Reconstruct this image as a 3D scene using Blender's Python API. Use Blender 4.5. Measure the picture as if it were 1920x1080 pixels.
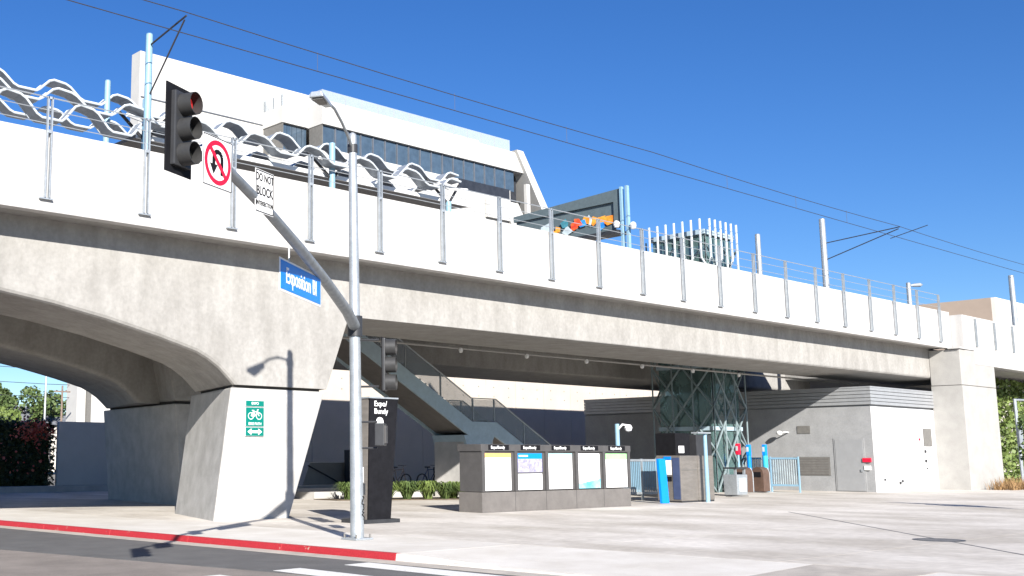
import bpy, bmesh, math, random
from mathutils import Vector, Matrix
random.seed(7)
R = math.radians
scene = bpy.context.scene
for o in list(bpy.data.objects): bpy.data.objects.remove(o)
C = scene.collection

# ------------------------------------------------------------------ camera
cam_d = bpy.data.cameras.new('camera'); cam = bpy.data.objects.new('camera', cam_d); C.objects.link(cam)
cam.location = (0, 0, 1.7)
cam.rotation_euler = (R(90 + 8.74), 0, R(50.2 - 90))
cam_d.sensor_width = 36; cam_d.lens = 36 * 2069 / 1920; cam_d.shift_x = 343 / 1920
cam_d.clip_end = 3000
scene.camera = cam
# ------------------------------------------------------------------ sky, sun, exposure
SUN_EL, SUN_X, SUN_Y = R(25.0), -0.48, -0.877
w = bpy.data.worlds.new('World'); scene.world = w; w.use_nodes = True
nt = w.node_tree; bg = nt.nodes['Background']
sky = nt.nodes.new('ShaderNodeTexSky'); sky.sky_type = 'NISHITA'; sky.sun_disc = False
sky.sun_elevation = SUN_EL
sky.sun_rotation = math.atan2(SUN_X, SUN_Y)
sky.air_density = 1.0; sky.dust_density = 0.0; sky.ozone_density = 6.0
hs = nt.nodes.new('ShaderNodeHueSaturation'); hs.inputs['Saturation'].default_value = 1.17; hs.inputs['Hue'].default_value = 0.511
nt.links.new(sky.outputs[0], hs.inputs['Color']); nt.links.new(hs.outputs[0], bg.inputs[0]); bg.inputs[1].default_value = 0.060
sl = bpy.data.lights.new('sun', 'SUN'); sl.energy = 4.6; sl.angle = R(0.53); sl.color = (1.0, 0.955, 0.89)
so = bpy.data.objects.new('sun', sl); C.objects.link(so)
sd = Vector((-SUN_X * math.cos(SUN_EL), -SUN_Y * math.cos(SUN_EL), -math.sin(SUN_EL)))
so.rotation_euler = sd.to_track_quat('-Z', 'Y').to_euler()
vs = scene.view_settings; vs.view_transform = 'Standard'; vs.look = 'None'; vs.gamma = 1; vs.exposure = 1.2
vs.use_curve_mapping = False
scene.render.engine = 'CYCLES'

# ------------------------------------------------------------------ materials
def mat(name, col, rough=0.7, var=0.12, scale=3.0, bump=0.0, bscale=30.0, metal=0.0, col2=None, stretch=(1, 1, 1), alpha=1.0, emit=None, detail=6, fine=0.0, spec=0.4, pos=(.36, .66)):
    m = bpy.data.materials.new(name); m.use_nodes = True; t = m.node_tree; b = t.nodes['Principled BSDF']
    b.inputs['Roughness'].default_value = rough; b.inputs['Metallic'].default_value = metal
    b.inputs['Specular IOR Level'].default_value = spec
    geo = t.nodes.new('ShaderNodeNewGeometry'); mp = t.nodes.new('ShaderNodeMapping'); mp.inputs['Scale'].default_value = stretch
    t.links.new(geo.outputs['Position'], mp.inputs[0])
    n = t.nodes.new('ShaderNodeTexNoise'); n.inputs['Scale'].default_value = scale; n.inputs['Detail'].default_value = detail; n.inputs['Roughness'].default_value = 0.62
    t.links.new(mp.outputs[0], n.inputs['Vector'])
    r = t.nodes.new('ShaderNodeValToRGB')
    c2 = col2 or tuple(min(1, c * (1 + var)) for c in col)
    c1 = tuple(c * (1 - var) for c in col) if not col2 else col
    r.color_ramp.elements[0].color = (*c1, 1); r.color_ramp.elements[1].color = (*c2, 1)
    r.color_ramp.elements[0].position = pos[0]; r.color_ramp.elements[1].position = pos[1]
    t.links.new(n.outputs[0], r.inputs[0])
    out = r.outputs[0]
    if fine:
        f = t.nodes.new('ShaderNodeTexNoise'); f.inputs['Scale'].default_value = bscale; f.inputs['Detail'].default_value = 4
        t.links.new(geo.outputs['Position'], f.inputs['Vector'])
        mr = t.nodes.new('ShaderNodeMapRange'); mr.inputs[1].default_value = 0.3; mr.inputs[2].default_value = 0.7
        mr.inputs[3].default_value = 1 - fine; mr.inputs[4].default_value = 1 + fine * 0.6
        t.links.new(f.outputs[0], mr.inputs[0])
        mx = t.nodes.new('ShaderNodeMix'); mx.data_type = 'RGBA'; mx.blend_type = 'MULTIPLY'; mx.inputs[0].default_value = 1
        t.links.new(out, mx.inputs[6]); t.links.new(mr.outputs[0], mx.inputs[7]); out = mx.outputs[2]
    t.links.new(out, b.inputs['Base Color'])
    if bump:
        bn = t.nodes.new('ShaderNodeTexNoise'); bn.inputs['Scale'].default_value = bscale; bn.inputs['Detail'].default_value = 5
        t.links.new(geo.outputs['Position'], bn.inputs['Vector'])
        bu = t.nodes.new('ShaderNodeBump'); bu.inputs['Strength'].default_value = bump; bu.inputs['Distance'].default_value = 0.02
        t.links.new(bn.outputs[0], bu.inputs['Height']); t.links.new(bu.outputs[0], b.inputs['Normal'])
    if alpha < 1: b.inputs['Alpha'].default_value = alpha
    if emit:
        b.inputs['Emission Color'].default_value = (*emit, 1); b.inputs['Emission Strength'].default_value = 1.0
    return m

M = {}
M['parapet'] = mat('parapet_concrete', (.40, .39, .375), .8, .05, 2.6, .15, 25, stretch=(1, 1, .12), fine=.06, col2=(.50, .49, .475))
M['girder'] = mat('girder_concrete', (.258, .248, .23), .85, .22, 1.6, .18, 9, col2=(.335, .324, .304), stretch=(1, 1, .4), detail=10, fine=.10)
M['pier'] = mat('pier_concrete', (.36, .35, .33), .8, .1, 1.6, .2, 22, col2=(.47, .46, .44), fine=.06)
M['column'] = mat('column_concrete', (.345, .335, .315), .8, .07, 1.5, .15, 20, fine=.05)
M['joint'] = mat('dark_joint_seal', (.05, .048, .045), .9, .1)  # one even dark filler for paving, bearing and panel joints
M['plaza'] = mat('plaza_concrete', (.42, .382, .33), .85, .1, .42, .15, 5.0, col2=(.65, .61, .555), detail=10, fine=.12, stretch=(1, .6, 1))
M['walk'] = mat('sidewalk_concrete', (.55, .515, .46), .85, .08, .8, .12, 60, col2=(.65, .62, .57), detail=8, fine=.08)
M['gutter'] = mat('gutter_concrete', (.43, .39, .34), .85, .15, 2, .1, 60, fine=.15)
M['asphalt'] = mat('dark_asphalt', (.118, .116, .113), .9, .12, 1.4, .4, 90, fine=.22)
M['asphalt_old'] = mat('worn_asphalt', (.235, .205, .18), .9, .16, .9, .4, 70, fine=.28)
M['far_ground'] = mat('far_ground', (.20, .19, .17), .95, .2, .2)
M['red'] = mat('red_kerb_paint', (.37, .022, .03), .6, .2, 5.5, .2, 40, fine=.22, col2=(.40, .33, .26), pos=(.64, .70))
M['paint'] = mat('white_road_paint', (.70, .69, .66), .7, .06, 9, fine=.14, bscale=45, col2=(.22, .21, .20), pos=(.62, .72))
M['galv'] = mat('galvanised_steel', (.42, .45, .47), .45, .10, 5, .05, 40, metal=.55, fine=.12)
M['galv_dk'] = mat('weathered_steel_arm', (.27, .29, .30), .5, .15, 6, metal=.4)
M['white_metal'] = mat('white_coated_metal', (.72, .73, .73), .35, .04, 4)
M['canopy_under'] = mat('canopy_grey_metal', (.31, .34, .375), .4, .08, 4, metal=.3)
M['canopy_edge'] = mat('canopy_edge_metal', (.50, .54, .57), .4, .05, 4)
M['blue_metal'] = mat('pale_blue_metal', (.22, .36, .46), .4, .06, 5)
M['slate_metal'] = mat('slate_blue_metal', (.33, .42, .47), .45, .08, 5)
M['art_frame'] = mat('dark_slate_frame', (.095, .125, .135), .5, .1, 4)
M['lattice'] = mat('grey_green_steel', (.17, .215, .225), .45, .08, 5)
M['black'] = mat('black_metal', (.010, .010, .012), .65, .2, 6, spec=.12)
M['dark'] = mat('dark_grey_metal', (.032, .033, .036), .45, .15, 4)
M['hood'] = mat('signal_hood_grey', (.036, .036, .036), .5, .15, 8)
M['lens_red'] = mat('signal_red_lens', (.30, .015, .015), .3, .1, emit=(.16, .006, .006))
M['lens_dk'] = mat('signal_dark_lens', (.012, .014, .012), .25, .1)
M['kiosk'] = mat('kiosk_grey_panel', (.072, .069, .068), .55, .10, 3, fine=.06)
M['kiosk_base'] = mat('kiosk_base_panel', (.142, .131, .122), .6, .10, 3, fine=.06)
M['poster'] = mat('poster_white', (.80, .80, .79), .4, .02, 5)
M['steel'] = mat('stainless_steel', (.25, .225, .20), .45, .12, 2, metal=.5, stretch=(1, 1, 4))
M['brown_bin'] = mat('brown_bin_metal', (.10, .062, .046), .5, .15, 4)
M['bright_blue'] = mat('bright_blue_panel', (.0, .22, .72), .4, .05)
M['cyan'] = mat('cyan_metal', (.04, .42, .66), .4, .05)
M['navy'] = mat('navy_panel', (.05, .07, .14), .4, .1)
M['sign_blue'] = mat('street_sign_blue', (.0, .20, .68), .35, .04)
M['sign_white'] = mat('sign_white', (.80, .80, .79), .35, .02)
M['sign_red'] = mat('sign_red', (.70, .01, .04), .35, .03)
M['sign_green'] = mat('sign_green', (.0, .16, .125), .35, .05)
M['white_wall'] = mat('white_stucco', (.50, .49, .465), .85, .04, 1.0, .1, 30)
M['annex'] = mat('pale_concrete_panel', (.47, .425, .37), .85, .05, .7, .1, 20, fine=.04)
M['bldg_grey'] = mat('grey_painted_block', (.285, .288, .29), .7, .08, 1.5, .12, 12, fine=.05)
M['bldg_white'] = mat('white_painted_block', (.66, .66, .655), .75, .03, 1.5, .1, 12)
M['louver'] = mat('grey_louver', (.34, .35, .36), .45, .06, 3, metal=.3)
M['door_grey'] = mat('grey_steel_door', (.27, .275, .28), .5, .04, 3)
M['dark_panel'] = mat('recessed_vent_panel', (.15, .145, .135), .6, .12, 5)
M['window'] = mat('blue_window_glass', (.055, .085, .12), .08, .15, 2, spec=.8)
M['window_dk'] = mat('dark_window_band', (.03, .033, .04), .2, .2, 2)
M['mullion'] = mat('window_mullion', (.10, .11, .13), .4)
M['rail_glass'] = mat('rail_glass', (.55, .60, .63), .1, .03, alpha=.35)
M['elev_glass'] = mat('green_glass', (.10, .17, .165), .06, .25, 1.2, alpha=.72, spec=.8)
M['mesh_glass'] = mat('grey_mesh_panel', (.20, .24, .27), .4, .1, alpha=.42)
M['tan'] = mat('tan_stucco', (.34, .27, .215), .85, .05, .6)
M['stucco_sh'] = mat('cream_stucco', (.62, .58, .52), .85, .05, .6)
M['leaf'] = mat('leaf_green', (.05, .085, .025), .6, .3, 2.5, col2=(.10, .14, .04))
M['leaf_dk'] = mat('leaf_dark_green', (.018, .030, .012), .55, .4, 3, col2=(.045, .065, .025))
M['leaf_lt'] = mat('leaf_yellow_green', (.085, .13, .03), .6, .3, 2, col2=(.17, .22, .06))
M['leaf_dry'] = mat('dry_grass_brown', (.21, .12, .05), .8, .3, 6, col2=(.32, .20, .09))
M['flower'] = mat('red_flower', (.55, .07, .06), .6, .3, 5, col2=(.62, .26, .20))
M['bark'] = mat('bark', (.11, .085, .06), .9, .3, 6)
M['wood_pole'] = mat('wooden_utility_pole', (.20, .15, .12), .9, .2, 4)
M['wire'] = mat('dark_cable', (.035, .035, .04), .6)
M['roof_grey'] = mat('grey_shingle', (.17, .18, .20), .9, .15, 2)
M['rubber'] = mat('tyre_rubber', (.02, .02, .022), .8)
M['bike_blue'] = mat('bicycle_blue_paint', (.03, .05, .12), .35)
M['bike_tan'] = mat('bicycle_tan_paint', (.16, .12, .10), .4)
M['soil'] = mat('planter_soil', (.10, .075, .05), .95, .3, 6)
M['stucco_low'] = mat('grey_concrete_low', (.42, .41, .39), .85, .12, 1.5)
M['orange'] = mat('orange_glass', (.75, .20, .02), .25, .3, 3, col2=(.85, .42, .05))
M['redglass'] = mat('red_glass', (.62, .03, .02), .25, .3, 3, col2=(.8, .16, .03))
M['blueglass'] = mat('blue_glass', (.02, .13, .50), .25, .3, 3, col2=(.06, .38, .68))
M['paleglass'] = mat('pale_glass', (.50, .58, .60), .25, .2, 3)
M['tealglass'] = mat('teal_glass', (.06, .22, .27), .2, .3, 3)
M['p_orange'] = mat('print_orange', (.80, .42, .14), .4, .1)
M['p_teal'] = mat('print_teal', (.35, .66, .66), .4, .1)
M['p_green'] = mat('print_green', (.32, .68, .28), .4, .1)
M['p_cyan'] = mat('print_cyan', (.08, .55, .70), .4, .1, 2, col2=(.40, .75, .82))
M['p_violet'] = mat('print_violet', (.24, .23, .58), .4, .1, 8, col2=(.46, .44, .72), fine=.25)
M['p_grey'] = mat('print_grey', (.25, .28, .32), .4, .1)
M['white_dome'] = mat('white_plastic', (.80, .80, .79), .3, .02)

# ------------------------------------------------------------------ builders
class B:
    def __init__(s): s.v = []; s.f = []
    def quadbox(s, p):  # 8 points: bottom 4 ccw, top 4 ccw
        n = len(s.v); s.v += [tuple(q) for q in p]
        for f in ((3, 2, 1, 0), (4, 5, 6, 7), (0, 1, 5, 4), (1, 2, 6, 5), (2, 3, 7, 6), (3, 0, 4, 7)): s.f.append(tuple(n + i for i in f))
        return s
    def box(s, x0, x1, y0, y1, z0, z1):
        return s.quadbox([(x0, y0, z0), (x1, y0, z0), (x1, y1, z0), (x0, y1, z0), (x0, y0, z1), (x1, y0, z1), (x1, y1, z1), (x0, y1, z1)])
    def obox(s, c, ax, ay, hx, hy, z0, z1):  # oriented box: horizontal axes ax, ay
        c = Vector((c[0], c[1], 0)); ax = Vector((ax[0], ax[1], 0)).normalized(); ay = Vector((ay[0], ay[1], 0)).normalized()
        b = [c - ax * hx - ay * hy, c + ax * hx - ay * hy, c + ax * hx + ay * hy, c - ax * hx + ay * hy]
        return s.quadbox([(p.x, p.y, z0) for p in b] + [(p.x, p.y, z1) for p in b])
    def prism(s, pts, vec):
        n = len(s.v); k = len(pts); vec = Vector(vec)
        s.v += [tuple(p) for p in pts] + [tuple(Vector(p) + vec) for p in pts]
        s.f.append(tuple(n + i for i in range(k))); s.f.append(tuple(n + k + i for i in reversed(range(k))))
        for i in range(k):
            j = (i + 1) % k; s.f.append((n + j, n + i, n + k + i, n + k + j))
        return s
    def tube(s, pts, r, n=8, r1=None, cap=True):
        pts = [Vector(p) for p in pts]; k = len(pts); base = len(s.v); r1 = r if r1 is None else r1
        for i, p in enumerate(pts):
            t = (pts[min(i + 1, k - 1)] - pts[max(i - 1, 0)]).normalized()
            up = Vector((0, 0, 1)) if abs(t.z) < .95 else Vector((1, 0, 0))
            a = t.cross(up).normalized(); b = t.cross(a); rr = r + (r1 - r) * i / max(1, k - 1)
            for j in range(n):
                an = 2 * math.pi * j / n; s.v.append(tuple(p + (a * math.cos(an) + b * math.sin(an)) * rr))
        for i in range(k - 1):
            for j in range(n):
                q = (j + 1) % n; s.f.append((base + i * n + j, base + i * n + q, base + (i + 1) * n + q, base + (i + 1) * n + j))
        if cap:
            s.f.append(tuple(base + j for j in reversed(range(n)))); s.f.append(tuple(base + (k - 1) * n + j for j in range(n)))
        return s
    def lathe(s, prof, c, n=16, axis=None, arc=2 * math.pi, start=0.0):  # prof: (r, h) along axis
        ax = Vector(axis or (0, 0, 1)).normalized(); up = Vector((0, 0, 1)) if abs(ax.z) < .9 else Vector((1, 0, 0))
        a = ax.cross(up).normalized(); b = ax.cross(a); c = Vector(c); base = len(s.v); k = len(prof); full = arc > 6.2; m = n if full else n + 1
        for r, h in prof:
            for j in range(m):
                an = start + arc * j / n; s.v.append(tuple(c + ax * h + (a * math.cos(an) + b * math.sin(an)) * r))
        for i in range(k - 1):
            for j in range(n):
                q = (j + 1) % m; s.f.append((base + i * m + j, base + i * m + q, base + (i + 1) * m + q, base + (i + 1) * m + j))
        return s
    def disc(s, c, r, axis, n=20, r_in=0, th=.004):
        if r_in: s.lathe([(r_in, 0), (r, 0), (r, th), (r_in, th), (r_in, 0)], c, n, axis)
        else: s.lathe([(0.0001, 0), (r, 0), (r, th), (0.0001, th)], c, n, axis)
        return s
    def build(s, name, m, parent=None, smooth=False, bevel=0, shade_auto=False):
        me = bpy.data.meshes.new(name)
        off = root_loc(parent)
        me.from_pydata([(x - off.x, y - off.y, z - off.z) for x, y, z in s.v], [], s.f)
        bm = bmesh.new(); bm.from_mesh(me); bmesh.ops.recalc_face_normals(bm, faces=bm.faces)
        if bevel: bmesh.ops.bevel(bm, geom=[e for e in bm.edges if len(e.link_faces) == 2 and e.calc_face_angle(0) > .6], offset=bevel, segments=2, affect='EDGES', profile=.6)
        if smooth:
            for f in bm.faces: f.smooth = True
            for e in bm.edges:
                if len(e.link_faces) == 2 and e.calc_face_angle(0) > R(40): e.smooth = False
        bm.to_mesh(me); bm.free()
        me.materials.append(M[m] if isinstance(m, str) else m)
        o = bpy.data.objects.new(name, me); C.objects.link(o)
        if parent: o.parent = parent
        return o
def root_loc(o):
    if o is None: return Vector((0, 0, 0))
    while o.parent: o = o.parent
    return Vector(o.location)
def thing(name, label, cat, loc, group=None):
    o = bpy.data.objects.new(name, None); C.objects.link(o); o.location = loc; o.empty_display_size = .2
    return tag(o, label, cat, group)
def tag(o, label, cat, group=None, kind=None):
    o['label'] = label; o['category'] = cat
    if group: o['group'] = group
    if kind: o['kind'] = kind
    return o
def struct(o, label=None): o['kind'] = 'structure'; return o
def stuff(o): o['kind'] = 'stuff'; return o
def share(src, name, parent, loc):   # another object on the same mesh, moved
    o = bpy.data.objects.new(name, src.data); C.objects.link(o); o.parent = parent; o.location = loc
    return o
def text(name, body, size, origin, xdir, parent, m, align='CENTER', squash=1.0, up=(0, 0, 1)):
    cu = bpy.data.curves.new('tmp', 'FONT'); cu.body = body; cu.size = size; cu.align_x = align; cu.align_y = 'CENTER'; cu.extrude = .002; cu.offset = size * .012
    t = bpy.data.objects.new('tmp', cu); C.objects.link(t)
    dg = bpy.context.evaluated_depsgraph_get(); me = bpy.data.meshes.new_from_object(t.evaluated_get(dg))
    bpy.data.objects.remove(t); bpy.data.curves.remove(cu)
    x = Vector(xdir).normalized(); u = Vector(up).normalized(); n = x.cross(u)
    off = Vector(origin) - root_loc(parent)
    for v in me.vertices:
        p = v.co; v.co = off + x * p.x * squash + u * p.y + n * p.z
    me.name = name; me.materials.clear(); me.materials.append(M[m])
    o = bpy.data.objects.new(name, me); C.objects.link(o); o.parent = parent
    return o
def leaves(b, pts, size, flat=0.5):   # small leaf quads at points
    for p in pts:
        d = Vector((random.gauss(0, 1), random.gauss(0, 1), random.gauss(0, flat))).normalized(); s = size * random.uniform(.6, 1.3)
        e = d.cross(Vector((random.gauss(0, 1), random.gauss(0, 1), random.gauss(0, 1)))).normalized() * s * .5; d = d * s
        n = len(b.v); p = Vector(p); b.v += [tuple(p - d * .5), tuple(p + e), tuple(p + d * .5), tuple(p - e)]; b.f.append((n, n + 1, n + 2, n + 3))
def blob_pts(c, rad, n, clumps=14):
    cl = []
    for i in range(clumps):
        while 1:
            q = Vector((random.uniform(-1, 1), random.uniform(-1, 1), random.uniform(-1, 1)))
            if .25 < q.length < .95: break
        cl.append((q, random.uniform(.22, .42)))
    out = []
    for i in range(n):
        q, r = random.choice(cl); d = Vector((random.gauss(0, 1), random.gauss(0, 1), random.gauss(0, 1))).normalized() * r * random.uniform(.55, 1.05)
        p = q + d; out.append((c[0] + p.x * rad[0], c[1] + p.y * rad[1], c[2] + p.z * rad[2]))
    return out

# ------------------------------------------------------------------ ground, street, kerb
def kx(y): return 13.42 - .078 * (y - 20.43)      # back edge line of the kerb face
YK = 14.80                                        # where the red kerb stops
g = B(); g.v = [(-900, -900, -.32), (900, -900, -.32), (900, 900, -.32), (-900, 900, -.32)]; g.f = [(0, 1, 2, 3)]
struct(g.build('ground', 'far_ground'))
def sheet(name, pts, z, m, th=.12):
    b = B().prism([(x, y, z) for x, y in pts], (0, 0, -th)); return struct(b.build(name, m))
sheet('old_roadway', [(-30, -40), (12, -40), (12.5, 8), (10.75, 16.0), (9.5, 21.8), (7.4, 32), (2, 58), (-6, 95), (-30, 95)], -.135, 'asphalt_old')
sheet('dark_roadway', [(12.03, -40), (15.6, -40), (kx(0) - .42, 0), (kx(YK) - .40, YK), (kx(60) - .40, 60), (kx(95) - .4, 95), (-5.97, 95), (2.03, 58), (7.43, 32), (9.53, 21.8), (10.78, 16.0), (12.53, 8)], -.131, 'asphalt')
b = B()
for y0, y1 in ((-20, YK), (YK, 60)):
    b.quadbox([(kx(y0) - .42, y0, -.3), (kx(y0) - .02, y0, -.3), (kx(y1) - .02, y1, -.3), (kx(y1) - .42, y1, -.3), (kx(y0) - .42, y0, -.125), (kx(y0) - .02, y0, -.118), (kx(y1) - .02, y1, -.118), (kx(y1) - .42, y1, -.125)])
struct(b.build('gutter', 'gutter'))
def kerb(name, y0, y1, z0, z1, m):
    b = B(); f = .03
    b.quadbox([(kx(y0) - .02, y0, -.25), (kx(y0) + .17, y0, -.25), (kx(y1) + .17, y1, -.25), (kx(y1) - .02, y1, -.25),
               (kx(y0) + f, y0, z0), (kx(y0) + .17, y0, z0), (kx(y1) + .17, y1, z1), (kx(y1) + f, y1, z1)])
    return struct(b.build(name, m, bevel=.012))
y = YK; i = 0
while y < 58:
    y2 = y + 3.05
    kerb('red_kerb', y + .006, y2 - .006, .004, .004, 'red'); y = y2
kerb('kerb', 13.6, YK - .006, -.09, .004, 'walk')
kerb('kerb', -20, 13.59, -.09, -.09, 'walk')
# crosswalk bars
for i, xc in enumerate((13.02, 11.48, 9.86, 8.2, 6.6)):
    zz = -.1265 if xc > 10.9 else -.1305
    bb = B().prism([(xc - .30, 14.85, zz), (xc + .30, 14.90, zz), (xc + .42, 11.7, zz), (xc - .18, 11.7, zz)], (0, 0, -.003))
    struct(bb.build('crosswalk_bar', 'paint'))
# plaza: slabs with recessed joints
plz = B()
plz.prism([(kx(-20) + 3.40, -20, -.012), (150, -20, -.012), (150, 58, -.012), (kx(58) + 3.40, 58, -.012)], (0, 0, -.25))
for ya, yb in ((YK + .001, 58), (-20, 7.2)): plz.prism([(kx(ya) + .18, ya, -.012), (kx(ya) + 3.399, ya, -.012), (kx(yb) + 3.399, yb, -.012), (kx(yb) + .18, yb, -.012)], (0, 0, -.25))
plz.prism([(kx(7.21) + .18, 7.21, -.14), (kx(7.21) + 3.399, 7.21, -.14), (kx(YK) + 3.399, YK, -.14), (kx(YK) + .18, YK, -.14)], (0, 0, -.1))
plz = plz.build('plaza', 'joint'); struct(plz)
def slab(pts, m='plaza', z=0.0):
    o = B().prism([(x, y, z) for x, y in pts], (0, 0, -.06)).build('paving_slab', m, plz); return o
def clipx(x, y): return max(x, kx(y) + .176)
J = .005
# sidewalk strip of slabs behind the kerb
ys = [YK + i * 1.83 for i in range(0, 22)]
for i in range(len(ys) - 1):
    y0, y1 = ys[i] + J, ys[i + 1] - J
    slab([(kx(y0) + .182, y0), (kx(y0) + 3.4, y0), (kx(y1) + 3.4, y1), (kx(y1) + .182, y1)], 'walk')
# kerb ramp apron slabs (light) below the red kerb end
for y0, y1 in ((12.71, YK), (10.89, 12.71), (9.05, 10.89)):
    y0 += .0015; y1 -= .0015
    zr = -.088
    b = B()
    b.quadbox([(kx(y0) + .182, y0, -.16), (kx(y0) + 3.4, y0, -.16), (kx(y1) + 3.4, y1, -.16), (kx(y1) + .182, y1, -.16),
               (kx(y0) + .182, y0, zr), (kx(y0) + 3.4, y0, -.002), (kx(y1) + 3.4, y1, -.002), (kx(y1) + .182, y1, zr if y1 < 14 else -.002)])
    b.build('paving_slab', 'walk', plz)
# ramp flare (darker wedge) and further slabs towards the camera
y0, y1 = 7.204, 9.046
B().quadbox([(kx(y0) + .182, y0, -.16), (kx(y0) + 3.4, y0, -.16), (kx(y1) + 3.4, y1, -.16), (kx(y1) + .182, y1, -.16),
             (kx(y0) + .182, y0, 0), (kx(y0) + 3.4, y0, 0), (kx(y1) + 3.4, y1, -.002), (kx(y1) + .182, y1, -.088)]).build('paving_slab', 'gutter', plz)
for y0, y1, m in ((5.2, 7.18, 'walk'), (2, 5.18, 'walk'), (-4, 1.98, 'walk'), (-19, -4.02, 'walk')):
    slab([(kx(y0) + .182, y0), (kx(y0) + 3.4, y0), (kx(y1) + 3.4, y1), (kx(y1) + .182, y1)], m)
xs = [0, 4.6, 9.2, 13.8, 18.4, 23.0, 27.6, 32.2, 36.8, 41.4, 46.0]
yy = [-19.5, -10, -4, 1.0, 5.3, 9.6, 13.9, 18.2, 22.5, 26.8, 31.1, 35.4, 42, 50, 57]
for i in range(len(xs) - 1):
    for j in range(len(yy) - 1):
        y0, y1 = yy[j] + J, yy[j + 1] - J; a0 = kx(y0) + 3.416; a1 = kx(y1) + 3.416
        x0, x1 = xs[i] + (J if i else 0), xs[i + 1] - J
        slab([(a0 + x0, y0), (a0 + x1, y0), (a1 + x1, y1), (a1 + x0, y1)])
b = B().box(kx(20) + 3.5 + 46, 149, -19.5, 57, -.06, -.001); b.build('paving_slab', 'plaza', plz)
# drain line and manhole across the plaza
t = thing('trench_drain', 'long dark trench drain line running across the concrete plaza', 'drain', (26.5, 11.3, 0))
b = B(); p0, p1 = Vector((34.0, 18.05, 0)), Vector((20.0, 5.5, 0)); ax = (p1 - p0).normalized(); mid = (p0 + p1) / 2
b.obox(mid, ax, (-ax.y, ax.x, 0), (p1 - p0).length / 2, .032, -.01, .0035); b.build('grate', 'dark_panel', t)
t = thing('utility_cover', 'oval dark steel utility cover set in the plaza paving', 'manhole cover', (24.8, 9.9, 0))
b = B().lathe([(.001, .005), (.40, .005), (.40, .001)], (24.85, 9.95, 0), 24); b.build('cover_plate', 'dark_panel', t)
b = B().lathe([(.41, -.01), (.41, .006), (.50, .006), (.50, -.01)], (24.85, 9.95, 0), 24); b.build('cover_rim', 'dark', t)

# ------------------------------------------------------------------ viaduct
SK = .30
via = thing('viaduct', 'long white concrete railway viaduct with arched span crossing above the street', 'viaduct', (20, 30, 0))
def girder(y0, y1, dx, name):
    top = 7.62
    prof = [(72, 5.97), (21.95, 5.97), (21.06, 3.72), (17.68, 3.72), (17.45, 3.93), (17.19, 4.15), (16.85, 4.36), (16.48, 4.53), (15.9, 4.69), (15.29, 4.85), (14.5, 5.03), (13.69, 5.21), (12.19, 5.48), (10.79, 5.67), (8, 5.85), (4, 5.95), (-8, 5.97)]
    pts = [(72, y0, top)] + [(x + (dx if x < 60 else 0), y0, z) for x, z in prof] + [(-8, y0, top)]
    b = B().prism(pts, (SK * (y1 - y0), y1 - y0, 0))
    me = bpy.data.meshes.new(name); off = root_loc(via)
    me.from_pydata([(x - off.x, y - off.y, z) for x, y, z in b.v], [], b.f)
    bm = bmesh.new(); bm.from_mesh(me); bmesh.ops.recalc_face_normals(bm, faces=bm.faces)
    es = []
    for e in bm.edges:
        a, c = e.verts
        if all(abs(v.co.y - (y0 - off.y)) < 1e-4 for v in (a, c)) and not (a.co.z > 7.5 and c.co.z > 7.5) and abs(a.co.x - c.co.x) > .02:
            x = (a.co.x + c.co.x) / 2 + off.x - dx
            if not (17.7 < x < 21.9): es.append(e)
    bmesh.ops.bevel(bm, geom=es, offset=.20, segments=4, affect='EDGES', profile=.55)
    for f in bm.faces: f.smooth = False
    bm.to_mesh(me); bm.free(); me.materials.append(M['girder'])
    o = bpy.data.objects.new(name, me); C.objects.link(o); o.parent = via; return o
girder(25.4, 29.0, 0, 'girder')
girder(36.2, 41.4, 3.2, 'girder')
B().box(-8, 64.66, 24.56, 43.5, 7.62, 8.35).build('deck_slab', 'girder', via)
par = B().box(-8, 64.66, 24.4, 24.72, 7.58, 9.60).build('parapet', 'parapet', via, bevel=.02)
B().box(-8, 110, 43.5, 43.8, 7.58, 9.55).build('parapet', 'parapet', via)
# piers
def pier(fl, fr, y0, y1, tl, tr, ztop, name='pier'):
    sk = .33
    b = B(); d = (y1 - y0)
    bot = [(fl, y0), (fr, y0), (fr + sk * d * .6, y1), (fl + sk * d, y1)]
    tp = [(tl, y0), (tr, y0), (tr + sk * d * .6, y1), (tl + sk * d, y1)]
    b.quadbox([(x, y, -.1) for x, y in bot] + [(x, y, ztop) for x, y in tp])
    return b.build(name, 'pier', via, bevel=.05)
pier(17.09, 19.66, 25.42, 29.6, 17.62, 21.0, 3.64)
B().quadbox([(17.75, 25.55, 3.60), (20.9, 25.55, 3.60), (21.4, 28.9, 3.60), (18.9, 28.9, 3.60), (17.75, 25.55, 3.76), (20.9, 25.55, 3.76), (21.4, 28.9, 3.76), (18.9, 28.9, 3.76)]).build('bearing_joint', 'joint', via)
b = B(); b.quadbox([(21.75, 34.4, -.1), (25.5, 34.4, -.1), (26.0, 41.6, -.1), (22.75, 41.6, -.1), (21.4, 34.4, 3.64), (26.2, 34.4, 3.64), (26.6, 41.6, 3.64), (22.4, 41.6, 3.64)])
b.build('pier', 'pier', via, bevel=.05)
B().quadbox([(21.6, 34.55, 3.60), (26.0, 34.55, 3.60), (26.3, 41.4, 3.60), (22.6, 41.4, 3.60), (21.6, 34.55, 3.76), (26.0, 34.55, 3.76), (26.3, 41.4, 3.76), (22.6, 41.4, 3.76)]).build('bearing_joint', 'joint', via)
b = B(); b.quadbox([(21.4, 34.4, 3.74), (26.2, 34.4, 3.74), (26.6, 36.3, 3.74), (21.9, 36.3, 3.74), (20.4, 34.4, 7.6), (27, 34.4, 7.6), (27.2, 36.3, 7.6), (20.9, 36.3, 7.6)])
b.build('pier_head', 'girder', via, bevel=.1)
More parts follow.
